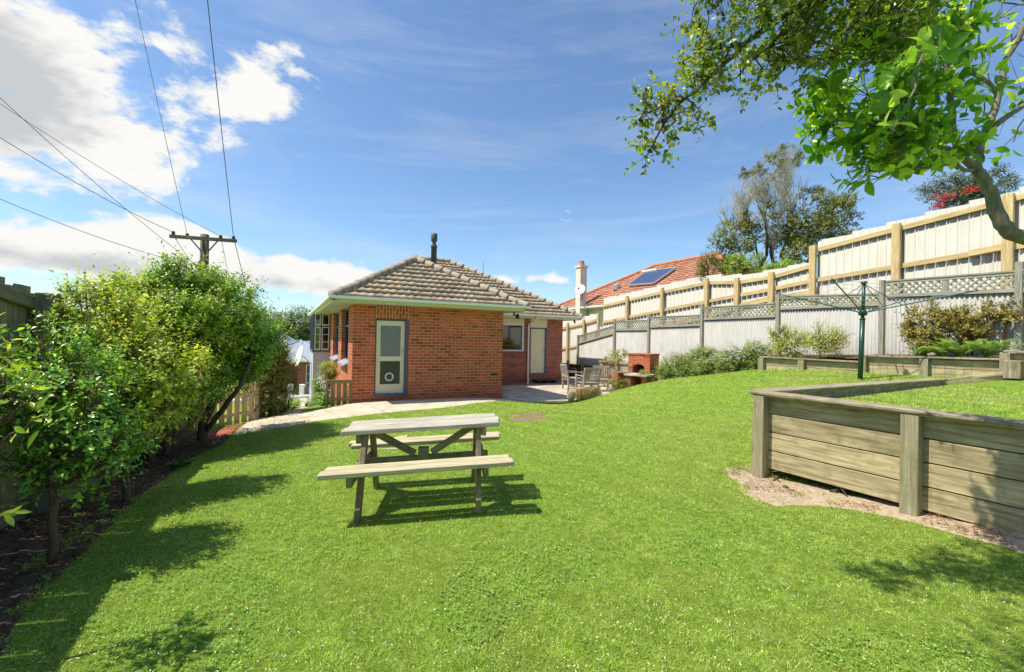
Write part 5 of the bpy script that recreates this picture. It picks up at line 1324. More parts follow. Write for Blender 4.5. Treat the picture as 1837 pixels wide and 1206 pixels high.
# reddish bush just behind it
b = onH(P(512, 722, 14.5)[0], 14.5)
plant('bush', 'reddish leaved bush showing behind the end of the hedge', 'bush', b, [([b, b + UP*.8], .04, .02)], [(P(508, 670, 14.5), (.35, .5, .75), 26, 420)], leafmat('red_bush_leaf', [LY(110,70,40), LY(150,96,56), LY(96,104,46)], .5, .3), BKD, .07, .03, nl=7, length=.16)
# strap leaved clump
def straps(name, label, c, n, L, mat, cat='plant', spread=.8):
    az = rng.uniform(0, 6.28, n); el = rng.uniform(.3, 1.3, n)
    b_ = c + np.c_[rng.normal(size=n)*.12, rng.normal(size=n)*.12, np.zeros(n)]
    d_ = np.c_[np.cos(az)*np.cos(el)*spread, np.sin(az)*np.cos(el)*spread, np.sin(el)]
    v, f, k = leaf_arrays(b_, d_, UP + rng.normal(size=(n,3))*.2, L*rng.uniform(.6, 1.1, n), .03, True, droop=.5)
    o = raw(name, v, f, k, mat, smooth=True); tag(o, label, cat); return o
straps('strap_leaf_plant', 'dark green strap leaved clump at the end of the hedge by the path', onH(P(500, 742, 11.6)[0], 11.6), 260, .62, LM['strap'])
# foreground twig with large leaves entering from beyond the fence side
b = onH(-3.0, 1.75)
tg, ps, dd_ = plant('foreground_shrub', 'large leaved shrub reaching in from the left edge close to the camera', 'shrub', b,
      [([b, V(-2.9, 1.8, .7), P(-30, 800, 2.05), P(10, 745, 2.0)], .02, .008), ([P(-30, 780, 2.05), P(20, 748, 2.0), P(60, 705, 1.95)], .008, .004), ([P(-40, 830, 2.0), P(20, 778, 1.9), P(88, 745, 1.85)], .005, .003), ([P(-40, 800, 2.05), P(8, 700, 2.1), P(18, 630, 2.1)], .008, .004)],
      [(P(5, 690, 2.05), (.08, .12, .16), 12, 22), (P(38, 722, 2.0), (.06, .08, .05), 4, 5), (P(92, 765, 1.9), (.02, .03, .02), 1, 2), (P(-10, 640, 2.1), (.05, .1, .12), 5, 7)], LM['big'], BK, .075, .030, nl=6, length=.13, fine=True, rad=.006, twig=.002)
for q in [(5, 925)]:
    c = P(q[0]-8, q[1], 1.7)[None]; a = shoots(c, nrm(V(.9,-.1,.2))[None], .07, 6, .07, .026)
    v, f, k = leaf_arrays(*a, fine=True); raw('leaf_spray', v, f, k, LM['big'], tg, smooth=True)
# broad low leaves under the hedge
c = onH(P(322, 815, 6.2)[0], 6.2); straps('broad_leaf_plant', 'blue-green broad leaved plant at the lawn edge under the hedge', c, 2, .1, LM['strap'])
bpy.data.objects.remove(bpy.data.objects['broad_leaf_plant'])
n = 16; az = rng.uniform(0, 6.28, n); d_ = np.c_[np.cos(az), np.sin(az), rng.uniform(.4, 1.2, n)]
v, f, k = leaf_arrays(c + d_*.04, d_, UP + rng.normal(size=(n,3))*.3, .17*rng.uniform(.6,1.1,n), .10, True, .35)
tag(raw('broad_leaf_plant', v, f, k, LM['strap'], smooth=True), 'blue-green broad leaved plant at the lawn edge under the hedge', 'plant')
# bushes beside the house gate
b = onH(P(591, 735, 12.6)[0], 12.6)
plant('ball_topiary', 'round clipped yellow-green bush on a stem against the house wall', 'bush', b, [([b, P(588, 700, 12.6)], .03, .02)], [(P(590, 668, 12.6), (.24, .24, .24), 26, 420)], LM['rose'], BK, .045, .02, nl=7, length=.07, csize=.3)
b = onH(P(578, 740, 12.4)[0], 12.4)
tf, ps, dd_ = plant('flowering_bush', 'leafy bush with white blossom beside the small timber gate', 'bush', b, [([b, b+UP*.3], .02, .01)], [(P(578, 722, 12.4), (.24, .3, .24), 24, 300), (P(573, 690, 12.6), (.17, .2, .34), 14, 120)], LM['hedge_g'], BK, .07, .03, nl=7, length=.11)
pos, d_, _c = clumped(P(583, 697, 12.3), (.2, .22, .36), 14, 150)
v, f, k = leaf_arrays(pos, d_, unit(150), .06, .05); raw('blossom', v, f, k, LM['white'], tf)
# ============================================================ far trees behind the street house
for k, (px, py, Y, rx, rz, lab) in enumerate(((548, 596, 62, 3.2, 3.0, 'rounded green tree behind the grey roof, right beside the bay window'), (524, 600, 66, 2.4, 2.4, 'lower green tree behind the grey roof nearest the hedge'), (575, 592, 70, 3.4, 3.0, 'green tree mostly hidden behind the bay window'))):
    c = P(px, py, Y); b = V(c[0], c[1], -5)
    plant('street_tree', lab, 'tree', b, [([b, V(c[0], c[1], c[2])], .3, .15)], [(c, (rx, rx, rz), 60, 900), (c - UP*rz*.8, (rx*1.1, rx, rz*.7), 30, 500)], LM['farg'], BKD, .34, .2, nl=6, length=.7, br=.3, group='far trees beyond the street', rad=.2, twig=.03)
# ============================================================ half dead tree behind the steel fence
YD = 16.6; b = P(1385, 560, YD); b[2] = 1.4
dt = thing('tall_tree', 'half dead tree with bare grey twigs and clumps of olive leaves behind the steel fence', 'tree', tuple(b))
bm_ = MB(); tw = MB()
def grow(p, d, L, r, lev, mb_, maxl=5, up=.18, sp=.5, nb_=3):
    n = 4; pts = [p]; q = p.copy(); dd = d.copy()
    for i in range(n):
        dd = nrm(dd + rng.normal(size=3)*.13 + UP*up*.25); q = q + dd * L / n; pts.append(q.copy())
    mb_.tube(pts, np.linspace(r, r*.6, n+1), 7 if lev < 2 else (4 if lev < 4 else 3), False)
    if lev >= maxl: return
    for i in range(nb_ + (lev > 1)):
        s = rng.integers(1, n+1); o = nrm(np.cross(dd, unit(1)[0])); nd = nrm(dd + o * sp * rng.uniform(.6, 1.4) + UP*up)
        grow(pts[s], nd, L * rng.uniform(.6, .8), r*.52, lev+1, mb_, maxl, up, sp, nb_)
tr = [((1392,500),(1385,430),.14),((1375,500),(1372,400),.12),((1402,500),(1420,400),.12),((1350,505),(1318,440),.09),((1415,505),(1470,430),.09),((1385,500),(1355,430),.10)]
for (x0,y0),(x1,y1),r in tr:
    p0 = P(x0, 545, YD) ; p1 = P(x1, y1, YD + rng.uniform(-.4,.4)); w = wig(p0, p1, 6, .03); bm_.tube(w, np.linspace(r*.85, r*.25, 6), 8)
for (x0,y0,x1,y1,L,lv) in ((1385,430,1375,330,1.1,5),(1372,400,1350,330,.9,5),(1420,400,1415,300,1.1,5),(1420,390,1428,290,.9,5),(1318,440,1310,380,.8,4),(1355,430,1325,360,.9,5),(1470,430,1500,380,.6,4),(1415,330,1420,285,.6,4),(1345,400,1318,345,.7,4),(1340,470,1300,420,.7,4),(1385,470,1395,400,.8,4),(1400,430,1395,340,.9,5),(1340,440,1335,380,.8,5),(1440,380,1445,330,.6,4),(1372,400,1372,320,.9,5)):
    p0 = P(x0, y0, YD); p1 = P(x1, y1, YD); grow(p0, nrm(p1-p0), L*1.05, .036, 1, tw, lv, .22, .5, 4 if lv > 4 else 3)
bm_.build('trunk', BKD, dt, True); M['deadtwig'] = plain('dead_twigs', srgb(196,184,164), .9, .2); tw.build('bare_branches', M['deadtwig'], dt)
pp_ = []; dd2 = []
s = YD/790
for (x, y, rx, ry, ns) in ((1445,400,48,42,800),(1500,378,32,26,420),(1480,420,38,32,420),(1402,420,26,30,220),(1320,425,34,28,360),(1296,455,22,34,260),(1425,280,8,14,60),(1408,276,14,10,50),(1388,288,12,10,50),(1362,312,10,12,50),(1336,308,6,8,30),(1395,310,9,16,60),(1524,415,10,16,70),(1330,465,30,20,200),(1435,460,30,24,260),(1380,380,10,12,50),(1455,350,18,10,90),(1345,395,16,10,60)):
    p_, d_, _ = clumped(P(x, y, YD + rng.uniform(-.5, .3)), (rx*s, rx*s*1.0, ry*s), max(6, ns//16), ns, .36); pp_.append(p_); dd2.append(d_)
pp_ = np.concatenate(pp_); dd2 = np.concatenate(dd2); a = shoots(pp_, dd2, .17, 10, .09, .05); v, f, k = leaf_arrays(*a); raw('crown', v, f, k, LM['olive'], dt)
# rounder green bushes spilling over the steel fence at its foot
for (x, y, rx, ry, Y, lab) in ((1270, 484, 17, 32, 16.3, 'rounded dark bush spilling over the steel fence next to the orange roof'), (1335, 478, 30, 24, 15.4, 'rounded bright green bush below the bare twigs, resting on the steel fence'), (1402, 484, 28, 14, 14.5, 'low loose green bush at the foot of the half dead tree')):
    c = P(x, y, Y); sc = Y/790; b = V(c[0]+.3, c[1]+.3, 1.3)
    plant('fence_bush', lab, 'bush', b, [([b, c], .05, .03)], [(c, (rx*sc, rx*sc, ry*sc), 30, 500)], LM['hedge'] if x != 1270 else LM['darkhedge'], BKD, .07, .03, nl=7, length=.12, group='bushes behind the steel fence')
# red flowering tree
YR = 12.5; c = P(1728, 338, YR); b = V(c[0], c[1], 1.5); sc = YR/790
tf, ps, dd_ = plant('red_flowering_tree', 'grey-green tree with bright red flowers showing above the steel fence', 'tree', b, [([b, c], .09, .05)], [(P(1715,345,YR), (50*sc, .6, 26*sc), 44, 640), (P(1775,338,YR), (28*sc, .5, 30*sc), 24, 340)], LM['pohu'], BKG, .085, .04, nl=7, length=.14)
cl = [P(x, y, YR-.72) for x, y in ((1676,353),(1690,360),(1690,370),(1672,373),(1740,342),(1748,339),(1711,354),(1714,295),(1735,343),(1682,366),(1696,352))]
pos = np.concatenate([q + rng.normal(size=(34,3))*.045 for q in cl]); n = len(pos); v, f, k = leaf_arrays(pos, unit(n)+UP*.4, unit(n), .06, .02); raw('blossom', v, f, k, LM['red'], tf)
# ============================================================ the tree on the raised lawn
TB = V(5.3, 3.25, .8)
# bole and limbs
k3 = P(1837, 427, 3.05); k2 = P(1797, 402, 3.0); k1 = P(1780, 352, 3.0); k0 = P(1752, 306, 3.0)
LMB = [([TB, V(5.2,3.2,1.5), V(4.6,3.15,2.0), P(1900,440,3.1), k3, P(1815,420,3.0), k2, P(1785,375,3.0), k1, P(1768,325,3.0), k0], .060, .031),
       ([k0, P(1722,275,3.0), P(1708,225,2.95), P(1707,150,2.9), P(1690,80,2.9), P(1675,-40,2.8)], .026, .012),
       ([k0, P(1757,262,3.05), P(1785,195,3.1), P(1802,110,3.1), P(1850,10,3.1)], .030, .014),
       ([P(1785,225,3.1), P(1845,185,3.2), P(1950,130,3.3)], .022, .012), ([P(1722,275,3), P(1660,260,2.9), P(1580,225,2.9)], .014, .006), ([P(1707,150,2.9), P(1640,110,2.9), P(1560,80,2.8)], .014, .006),
       ([k0, P(1700,295,2.9), P(1620,300,2.8)], .014, .006), ([P(1790,170,3.1), P(1730,110,3.1), P(1740,30,3.1)], .016, .008)]
BL = [(P(1590,120,2.9), (.30,.35,.30), 18, 66), (P(1700,110,3.0), (.34,.45,.32), 18, 56), (P(1560,215,2.8), (.24,.3,.20), 14, 56), (P(1630,235,2.9), (.28,.35,.17), 14, 50), (P(1660,270,2.9), (.18,.3,.08), 8, 20),
      (P(1615,300,2.8), (.18,.25,.09), 9, 30), (P(1640,20,3.0), (.4,.45,.22), 16, 52), (P(1780,-60,3.0), (.6,.6,.4), 18, 50), (P(1900,100,3.2), (.45,.6,.6), 18, 46), (P(1520,165,2.7), (.14,.25,.16), 8, 22)]
LMB.append(([P(1640,110,2.9), P(1665,50,2.3), P(1655,100,1.95), P(1625,190,1.9), P(1600,240,1.95)], .008, .003))
_p = np.array([P(*q) for q in ((1655,110,1.9),(1625,180,1.9),(1640,90,1.85),(1665,60,1.95),(1600,235,1.95),(1612,140,1.9),(1590,160,2.1),(1680,95,1.8))])
EXL = shoots(_p, nrm(V(-.2,0,.3) + unit(8)*.6), .06, 5, .10, .058)
plant('broad_leaf_tree', 'tree with a curved mossy trunk and big bright glossy leaves overhanging the raised lawn', 'tree', TB, LMB, BL, LM['mag'], BKG, .105, .055, nl=6, length=.13, fine=True, rad=.014, twig=.0028, csize=.36, extra=EXL)
# near cluster of very large backlit leaves
# ============================================================ small leaved tree overhanging from behind the camera side
SB = onH(3.6, -.9); YS = 2.55
q1 = V(3.5, -.6, 1.6); q2 = V(3.0, .6, 3.3); q3 = P(1700, -90, 2.5)
YT = 1.9
limbs = [([q2, V(2.2,1.5,3.6), V(1.5,2.0,3.65), V(.6,1.7,3.6)], .03, .008), ([SB, q1, q2, P(1760,-160,2.4), q3], .12, .05), ([q3, P(1560,-30,2.5), P(1420,20,YS), P(1340,75,YS), P(1285,130,YS), P(1230,175,YS), P(1195,215,YS), P(1170,262,YS)], .022, .004),
         ([P(1560,-30,2.5), P(1450,-20,2.5), P(1330,-10,2.6), P(1255,0,2.6)], .014, .004), ([P(1420,20,YS), P(1400,60,YS), P(1330,130,YS)], .01, .003), ([P(1230,175,YS), P(1190,190,YS), P(1145,215,YS)], .006, .002),
         ([P(1340,75,YS), P(1260,90,YS), P(1225,110,YS)], .008, .003), ([q3, P(1620,20,2.6), P(1560,80,2.6), P(1500,90,2.6)], .02, .004), ([q2, P(1900,-120,2.8), P(1800,-50,2.9)], .03, .01)]
BS = [(P(1480,40,2.6), (.28,.3,.20), 22, 109), (P(1390,70,2.6), (.22,.26,.17), 18, 83), (P(1320,110,YS), (.14,.2,.12), 14, 46), (P(1280,55,YS), (.13,.18,.17), 12, 46), (P(1245,165,YS), (.12,.14,.11), 12, 39), (P(1190,215,YS), (.13,.14,.07), 10, 28),
      (P(1178,262,YS), (.05,.1,.06), 6, 12), (P(1165,205,YS), (.07,.1,.05), 6, 12), (P(1390,10,2.5), (.3,.3,.14), 16, 61), (P(1530,0,2.5), (.3,.3,.2), 18, 61), (P(1440,110,2.6), (.18,.2,.10), 12, 36), (P(1240,120,YS), (.08,.12,.06), 6, 12), (P(1600,-40,2.4), (.4,.4,.25), 20, 72), (P(1460,-70,2.5), (.4,.4,.2), 18, 58), (P(1260,10,2.6), (.10,.15,.07), 8, 13),
      (V(.55,1.6,3.65), (.38,.35,.18), 14, 61), (V(.95,1.9,3.7), (.4,.28,.18), 14, 61), (V(1.55,2.05,3.7), (.5,.3,.18), 16, 73), (V(.3,1.2,3.6), (.3,.3,.15), 9, 32), (P(1720,-100,2.2), (.6,.6,.35), 24, 86), (P(1330,-60,2.5), (.3,.3,.15), 10, 31), (P(1590,40,2.55), (.2,.25,.16), 14, 39)]  # plain-coordinate blobs: unseen foliage overhead, added to widen the shadow on the lawn
plant('small_leaf_tree', 'tree with small rounded dark leaves hanging down across the sky', 'tree', SB, limbs, BS, LM['small'], BKD, .042, .026, nl=8, length=.15, fine=True, rad=.01, twig=.0018, csize=.4)
# ============================================================ border plants
# low flowering bushes
names = ['olive-green daisy bush beside the barbecue shelf', 'low spreading bush with brownish patches between the daisy bushes', 'bush thick with lilac daisies near the timber wall', 'tall daisy bush with pale flowers against the lattice fence']
for kk_, (x, y, rx, ry, Y, ns, nf) in enumerate(((1215, 660, 26, 18, 13.6, 420, 20), (1262, 652, 32, 22, 13.2, 560, 35), (1318, 650, 34, 22, 12.6, 560, 110), (1360, 640, 22, 24, 12.4, 320, 60))):
    c = P(x, y, Y); sc = Y/790; b = onH(c[0], c[1]); c[2] = max(c[2], b[2] + .12)
    tf, ps, dd_ = plant('daisy_bush', names[kk_], 'bush', b, [([b, b+UP*.2], .02, .01)], [(c, (rx*sc*1.1, .5, ry*sc*1.05), 44, ns*2), (c - UP*.2, (rx*sc*1.15, .55, .25), 26, ns)], LM['daisy'], BKD, .06, .022, nl=8, length=.13, group='flowering bushes along the lattice fence', br=.3)
    if nf:
        top = ps[ps[:, 2] > c[2] - .05]; n = min(nf, len(top)); pk = top[rng.choice(len(top), n, False)] + UP*.10 + V(-.05,-.12,0)
        pts = np.repeat(pk, 7, 0); az = np.tile(np.arange(7)*2*math.pi/7, n); d_ = np.c_[np.cos(az), np.sin(az)*.8, np.full(7*n, .25)]
        v, f, k = leaf_arrays(pts, d_, np.tile(V(-.3,-.5,1), (7*n,1)), .045, .026); raw('blossom', v, f, k, LM['petal'] if kk_ else LM['pink'], tf)
for (x, y, rx, ry, Y, lab) in ((1418, 618, 22, 24, 10.9, 'loose yellow-green rose bush by the start of the timber wall'), (1472, 612, 36, 26, 10.4, 'wide yellow-green rose bush in front of the corrugated sheet'), (1400, 600, 8, 14, 11.2, 'thin upright rose shoots against the lattice fence post')):
    c = P(x, y, Y); sc = Y/790; b = V(c[0], c[1], 1.08 + .082*(c[0]-6.4))
    plant('rose_bush', lab, 'bush', b, [([b, b+UP*.25], .015, .01)], [(c, (rx*sc, .35, ry*sc), 26, int(13*rx))], LM['rose'], BK, .055, .03, nl=6, length=.14, group='rose bushes behind the timber wall', rad=.012)
for (x, y, rx, ry, Y, ns, lab) in ((1662, 590, 34, 38, 9.0, 520, 'coppery leaved shrub at the left of the fern bed'), (1745, 575, 44, 30, 8.8, 620, 'coppery shrub spreading above the ferns'), (1802, 560, 18, 14, 8.4, 90, 'thin coppery shoots touching the last lattice fence post')):
    c = P(x, y, Y); sc = Y/790; b = V(c[0], c[1], 1.1 + .082*(c[0]-6.4))
    plant('copper_shrub', lab, 'shrub', b, [([b, c], .02, .012)], [(c - UP*.06, (rx*sc*.85, .3, ry*sc*.7), 22, int(ns*.55)), (P(x + rx*.45, y - ry*.75, Y), (rx*sc*.28, .2, ry*sc*.5), 9, int(ns*.15)), (P(x - rx*.65, y - ry*.35, Y), (rx*sc*.3, .2, ry*sc*.45), 9, int(ns*.13)), (P(x - rx*.1, y + ry*.7, Y-.1), (rx*sc*.7, .25, ry*sc*.4), 12, int(ns*.2))], LM['copper'], BK, .055, .042, nl=8, length=.14, wild=.08, group='coppery shrubs in the border', rad=.014)
# ferns: arching fronds with leaflets
def fern(label, c, n, L):
    B_, D_, N_, LL, WW = [], [], [], [], []
    for i in range(n):
        az = rng.uniform(0, 6.28); el = rng.uniform(.95, 1.4); h = V(math.cos(az), math.sin(az), 0); l = L*rng.uniform(.6, 1.1)
        for s in np.linspace(.08, 1, 26):
            p = c + h*(l*s*math.cos(el)+ .35*l*s*s) + UP*(l*(s*math.sin(el) - .42*s*s))
            tng = nrm(h*(math.cos(el)+.3*s) + UP*(math.sin(el) - 1.1*s)); sd = nrm(np.cross(tng, UP + h*.01))
            for sg in (-1, 1): B_.append(p); D_.append(sd*sg + tng*.35); N_.append(np.cross(sd, tng)*1.0+UP*.3); LL.append(l*.22*math.sin(math.pi*min(1, .12+s*.85))**.8*.75 + .01); WW.append(.013)
    v, f, k = leaf_arrays(np.array(B_), np.array(D_), np.array(N_), np.array(LL), np.array(WW)); o = raw('fern', v, f, k, LM['fern']); tag(o, label, 'fern', 'ferns in the border')
for (x, y, Y, n, L, lab) in ((1650, 638, 8.7, 16, .5, 'pale fern at the left end of the fern bed'), (1722, 634, 8.3, 22, .65, 'large fern with arching fronds under the coppery shrub'), (1772, 634, 8.0, 24, .65, 'large fern nearest the mossy corner block'), (1690, 640, 8.5, 14, .4, 'small dark fern between the two large ferns')):
    c = P(x, y, Y); c[2] = 1.13 + .082*(c[0]-6.4); fern(lab, c, n, L)
# plants at the barbecue
c = onH(P(1108, 650, 15.5)[0], 15.5); c = P(1108, 647, 15.5)
plant('yellow_shrub', 'small bright green shrub growing in the planter beside the barbecue', 'shrub', c, [([c - UP*.1, c+UP*.15], .01, .006)], [(P(1110,641,15.5), (.35,.2,.22), 14, 70)], LM['rose'], BK, .09, .05, nl=5, length=.14, rad=.01)
for (x, y, Y, lab) in ((1112, 685, 13.6, 'small yellow-green bush in front of the barbecue side wall'), (1160, 678, 13.4, 'small loose bush in front of the barbecue shelf'), (1190, 672, 13.4, 'small olive bush right of the barbecue shelf'), (1098, 690, 14, 'low bush beside the garden chairs')):
    c = P(x, y, Y); b = onH(c[0], c[1]); plant('low_bush', lab, 'bush', b, [([b, c], .01, .006)], [(c, (.24,.2,.17), 12, 90)], LM['daisy'], BK, .05, .02, nl=7, length=.1, group='low bushes around the barbecue', rad=.01)
c = P(1094, 648, 15.8); straps('spiky_plant', 'dead brownish spiky plant in the planter by the lattice fence', c - UP*.05, 40, .35, M['straw'])
# dry grass bank at the patio corner
n = 2600; u = rng.random(n); x_ = rng.uniform(1033, 1075, n)
pts = []
for i in range(n):
    yy = 700 + rng.uniform(0, 16) - (x_[i]-1033)*.12; q = P(x_[i], yy, 13.1 + rng.uniform(-.3,.5)); pts.append(V(q[0], q[1], q[2]))
pts = np.array(pts)
mb = MB(); a, b_ = P(1034,717,12.9), P(1072,709,13.6); mb.prism([P(1033,718,13.0), P(1034,700,13.2), P(1070,697,13.9), P(1082,706,13.8)], V(-.2,.5,0)); tag(mb.build('bank', M['straw']), kind='structure')
v, f, k = leaf_arrays(pts, unit(n) + V(0,-.3,-.2), unit(n), .12, .008); tag(raw('dry_grass', v, f, k, M['straw']), 'straw coloured dry grass on the bank at the patio corner', 'dry grass', kind='stuff')
# ============================================================ grass
GR = N('grass_blade'); i_ = GR.island(); co_ = GR.co('Object'); g1 = GR.noise(co_, 1.1, 4, .6); g2 = GR.noise(co_, 7, 4, .6)
gc = GR.ramp(i_, [(0, srgb(100,142,34)), (.3, srgb(152,196,56)), (.7, srgb(194,222,84)), (.88, srgb(226,234,134)), (1, srgb(244,236,188))])
gc = GR.mix(GR.ramp(g1, [(.42, g4(0)), (.68, g4(.45))]), gc, srgb(202,206,100)); gc = GR.mix(1, gc, GR.ramp(g2, [(.3, g4(.70)), (.7, g4(1.15))]), 'MULTIPLY'); g5 = GR.noise(co_, .45, 5, .65); gc = GR.mix(GR.ramp(g5, [(.5, g4(0)), (.68, g4(.4))]), gc, srgb(222,208,140))
wv_ = GR.n('ShaderNodeTexWave', bands_direction='X'); GR.l(GR.co('Object', (1,1,1), (0,0,R(-35))), wv_.inputs['Vector']); wv_.inputs['Scale'].default_value = .55; wv_.inputs['Distortion'].default_value = 1.2; gc = GR.mix(1, gc, GR.ramp(wv_.outputs['Fac'], [(.2, g4(.92)), (.8, g4(1.05))]), 'MULTIPLY')
GR.bs.inputs['Specular IOR Level'].default_value = .25; GR.fin(gc, .55)
tr_ = GR.n('ShaderNodeBsdfTranslucent'); GR.l(gc, tr_.inputs[0]); mx_ = GR.n('ShaderNodeMixShader'); mx_.inputs[0].default_value = .45; GR.l(GR.bs.outputs[0], mx_.inputs[1]); GR.l(tr_.outputs[0], mx_.inputs[2]); GR.l(mx_.outputs[0], GR.out.inputs[0])
lawn = [(-1.2,-.6)] + bed_edge[1:] + [tuple(q) for q in pe0] + [tuple(gp(1030,716)), tuple(gp(1075,706)), tuple(gp(1130,690)), tuple(gp(1190,683)), tuple(gp(1300,676)), tuple(gp(1366,668))] + \
       [tuple(P(1368,660,11.1)[:2]), tuple(P(1546,662,9.25)[:2]), tuple(P(1547,662,9.2)[:2]), tuple(P(1820,668,7.4)[:2])] + [tuple((A0+RL*7.2)[:2]), tuple((A0+RL*5+OUT2*.12)[:2]), tuple((A0+OUT2*.1)[:2]), tuple((A0-RL*.1)[:2]), tuple((A0-RL*.1+RW*7)[:2]), (2,-1.2)]
def polar(n, r0, r1, e, a0=-78, a1=78):
    # area density falls off as r^-e
    u = rng.random(n); k = 2 - e; r = (r0**k + u*(r1**k - r0**k))**(1/k); th = rng.uniform(R(a0), R(a1), n); return r*np.sin(th), r*np.cos(th), r
def blades(name, x, y, z, r, mat, label, hs=1.0, ws=1.0):
    n = len(x); k = np.maximum(1, r/3.2)
    h = (.009 + .014*rng.random(n))*hs*(1+.3*(k-1)); w = .0024*ws*k**.85*(.7+.6*rng.random(n)); az = rng.uniform(0, 6.28, n)
    lean = rng.normal(size=(n, 2))*.95*h[:, None]
    b = np.c_[x, y, z-.004]; s = np.c_[np.cos(az), np.sin(az), np.zeros(n)]*w[:, None]
    v = np.stack([b-s, b+s, b+np.c_[lean, h]], 1).reshape(-1, 3)
    return tag(raw(name, v, np.arange(3*n).reshape(-1, 3), 3, mat), label, 'grass', kind='stuff')
x, y, r = polar(1250000, 1.05, 17, 1.6); k = inside(lawn, x, y)
def scaled(p, f): p = np.array(p); c = p.mean(0); return c + (p - c) * f
nz = vnoise(x, y, .16, 3)*.5 + vnoise(x, y, .05, 5)*.35 + vnoise(x, y, .02, 6)*.15
for pg in (D1, D2):
    for f_, th in ((1.04, .62), (.99, .48), (.93, .34), (.87, .2)): k &= ~(inside(scaled(pg, f_), x, y) & (nz > th))
x, y, r = x[k], y[k], r[k]; z = H(x, y)
thin = vnoise(x, y, .35, 9)*.6 + vnoise(x, y, .08, 10)*.4; kk2 = rng.random(len(x)) < .55 + .6*thin
x, y, r, z = x[kk2], y[kk2], r[kk2], z[kk2]
print('blades', len(x))
blades('grass', x, y, z, r, GR.m, 'short mown lawn grass')
x, y, r = polar(400000, 3, 14, 1.2, 20, 80); s_ = (x-2.86)*RL[0]+(y-5.06)*RL[1]; w_ = (x-2.86)*RW[0]+(y-5.06)*RW[1]
k = (s_ > .15) & (s_ < 11.5) & (w_ > .12) & (w_ < 7) & (w_ > .15 + .5*np.clip(s_ - 5.3, 0, 9)*(s_ < 7)); x, y, r = x[k], y[k], r[k]; z = raised_z(x, y)
blades('grass', x, y, z, r, GR.m, 'mown grass on the raised lawn behind the timber wall', 1.1)
# clover and weeds through the turf
CLM = leafmat('clover_leaf', [LY(104,152,56), LY(130,176,70), LY(156,192,90)], .5, .3, .3)
x, y, r = polar(60000, 1.1, 9, 1.5); k = inside(lawn, x, y) & ((vnoise(x, y, .5, 21) > .70) | ((x < -1.0 - .35*(y-1.5)) & (vnoise(x, y, .2, 22) > .3))) & ~inside(D1, x, y); x, y = x[k][:26000], y[k][:26000]; z = H(x, y)
n = len(x); az = rng.uniform(0, 6.28, n); pts = np.repeat(np.c_[x, y, z + .012 + .010*rng.random(n)], 3, 0); a3_ = np.repeat(az, 3) + np.tile([0, 2.09, 4.19], n)
v, f, k = leaf_arrays(pts, np.c_[np.cos(a3_), np.sin(a3_), rng.normal(size=3*n)*.25], UP + rng.normal(size=(3*n, 3))*.35, .009, .009, droop=0)
tag(raw('clover', v, f, k, CLM), 'clover and small weeds growing through the lawn', 'clover', kind='stuff')
# pale clippings, tiny blossoms and fallen leaves
x, y, r = polar(9000, 1.2, 9, 1.3); k = inside(lawn, x, y); x, y = x[k], y[k]; z = H(x, y); n = len(x)
CLP = leafmat('dry_clipping', [LY(214,206,160), LY(232,226,196), LY(190,170,110)], .8, .1, .1)
v, f, k = leaf_arrays(np.c_[x, y, z+.024], np.c_[rng.normal(size=(n,2)), rng.normal(size=n)*.2], UP+rng.normal(size=(n,3))*.3, .010+.012*rng.random(n), .005, droop=0)
tag(raw('clippings', v, f, k, CLP), 'pale dry clippings scattered on the lawn', 'clippings', kind='stuff')
LT = leafmat('leaf_litter', [LY(70,48,30), LY(120,84,48), LY(176,120,56), LY(96,74,52), LY(160,140,110), LY(196,140,50)], .8, .1, .2)
n = 9000; s = rng.uniform(-3, 7.2, n); q = FO + FD*s[:, None] + FN*rng.uniform(.0, 2.6, n)[:, None]; k = ~inside(lawn, q[:,0], q[:,1]) & (q[:,1] > .6) & (q[:,1] < 10.2)
q = q[k]; q[:,2] = H(q[:,0], q[:,1]) + .028; n = len(q); f_ = np.maximum(1, q[:,1]/4)
v, f, k = leaf_arrays(q, np.c_[rng.normal(size=(n,2)), rng.normal(size=n)*.2], UP+rng.normal(size=(n,3))*.4, (.016+.022*rng.random(n))*f_**.3, (.009+.010*rng.random(n)), droop=.1)
tag(raw('leaf_litter', v, f, k, LT), 'fallen leaves and bark on the soil under the hedge', 'leaf litter', kind='stuff')
x, y, r = polar(60000, 2.5, 8, 1.2, 10, 70); k = inside(D1, x, y) | (inside(lawn, x, y) & (rng.random(len(x)) < .012) & (x > .8)); k &= vnoise(x, y, .3, 41)*.6 + vnoise(x, y, .1, 42)*.4 > .56; x, y = x[k][:1500], y[k][:1500]; z = H(x, y); n = len(x)
v, f, k = leaf_arrays(np.c_[x, y, z+.03], np.c_[rng.normal(size=(n,2)), rng.normal(size=n)*.15], UP+rng.normal(size=(n,3))*.4, .012+.018*rng.random(n), .008+.006*rng.random(n), droop=.1)
tag(raw('leaf_litter', v, f, k, LT), 'dry brown leaves scattered on the bare earth below the timber wall', 'leaf litter', kind='stuff')
# exposed roots by the corner post
w = MB()
for (x0,y0,x1,y1) in ((1388,862,1440,846),(1405,874,1425,880),(1470,868,1530,884),(1490,882,1560,878),(1395,850,1412,872),(1500,872,1520,890)):
    a, b_ = GH(x0,y0,.01), GH(x1,y1,.02); w.tube(wig(a, b_, 6, .08), np.linspace(.012, .006, 6), 6)
tag(w.build('tree_roots', BKD, smooth=True), 'thin exposed roots in the bare earth below the timber wall', 'roots')
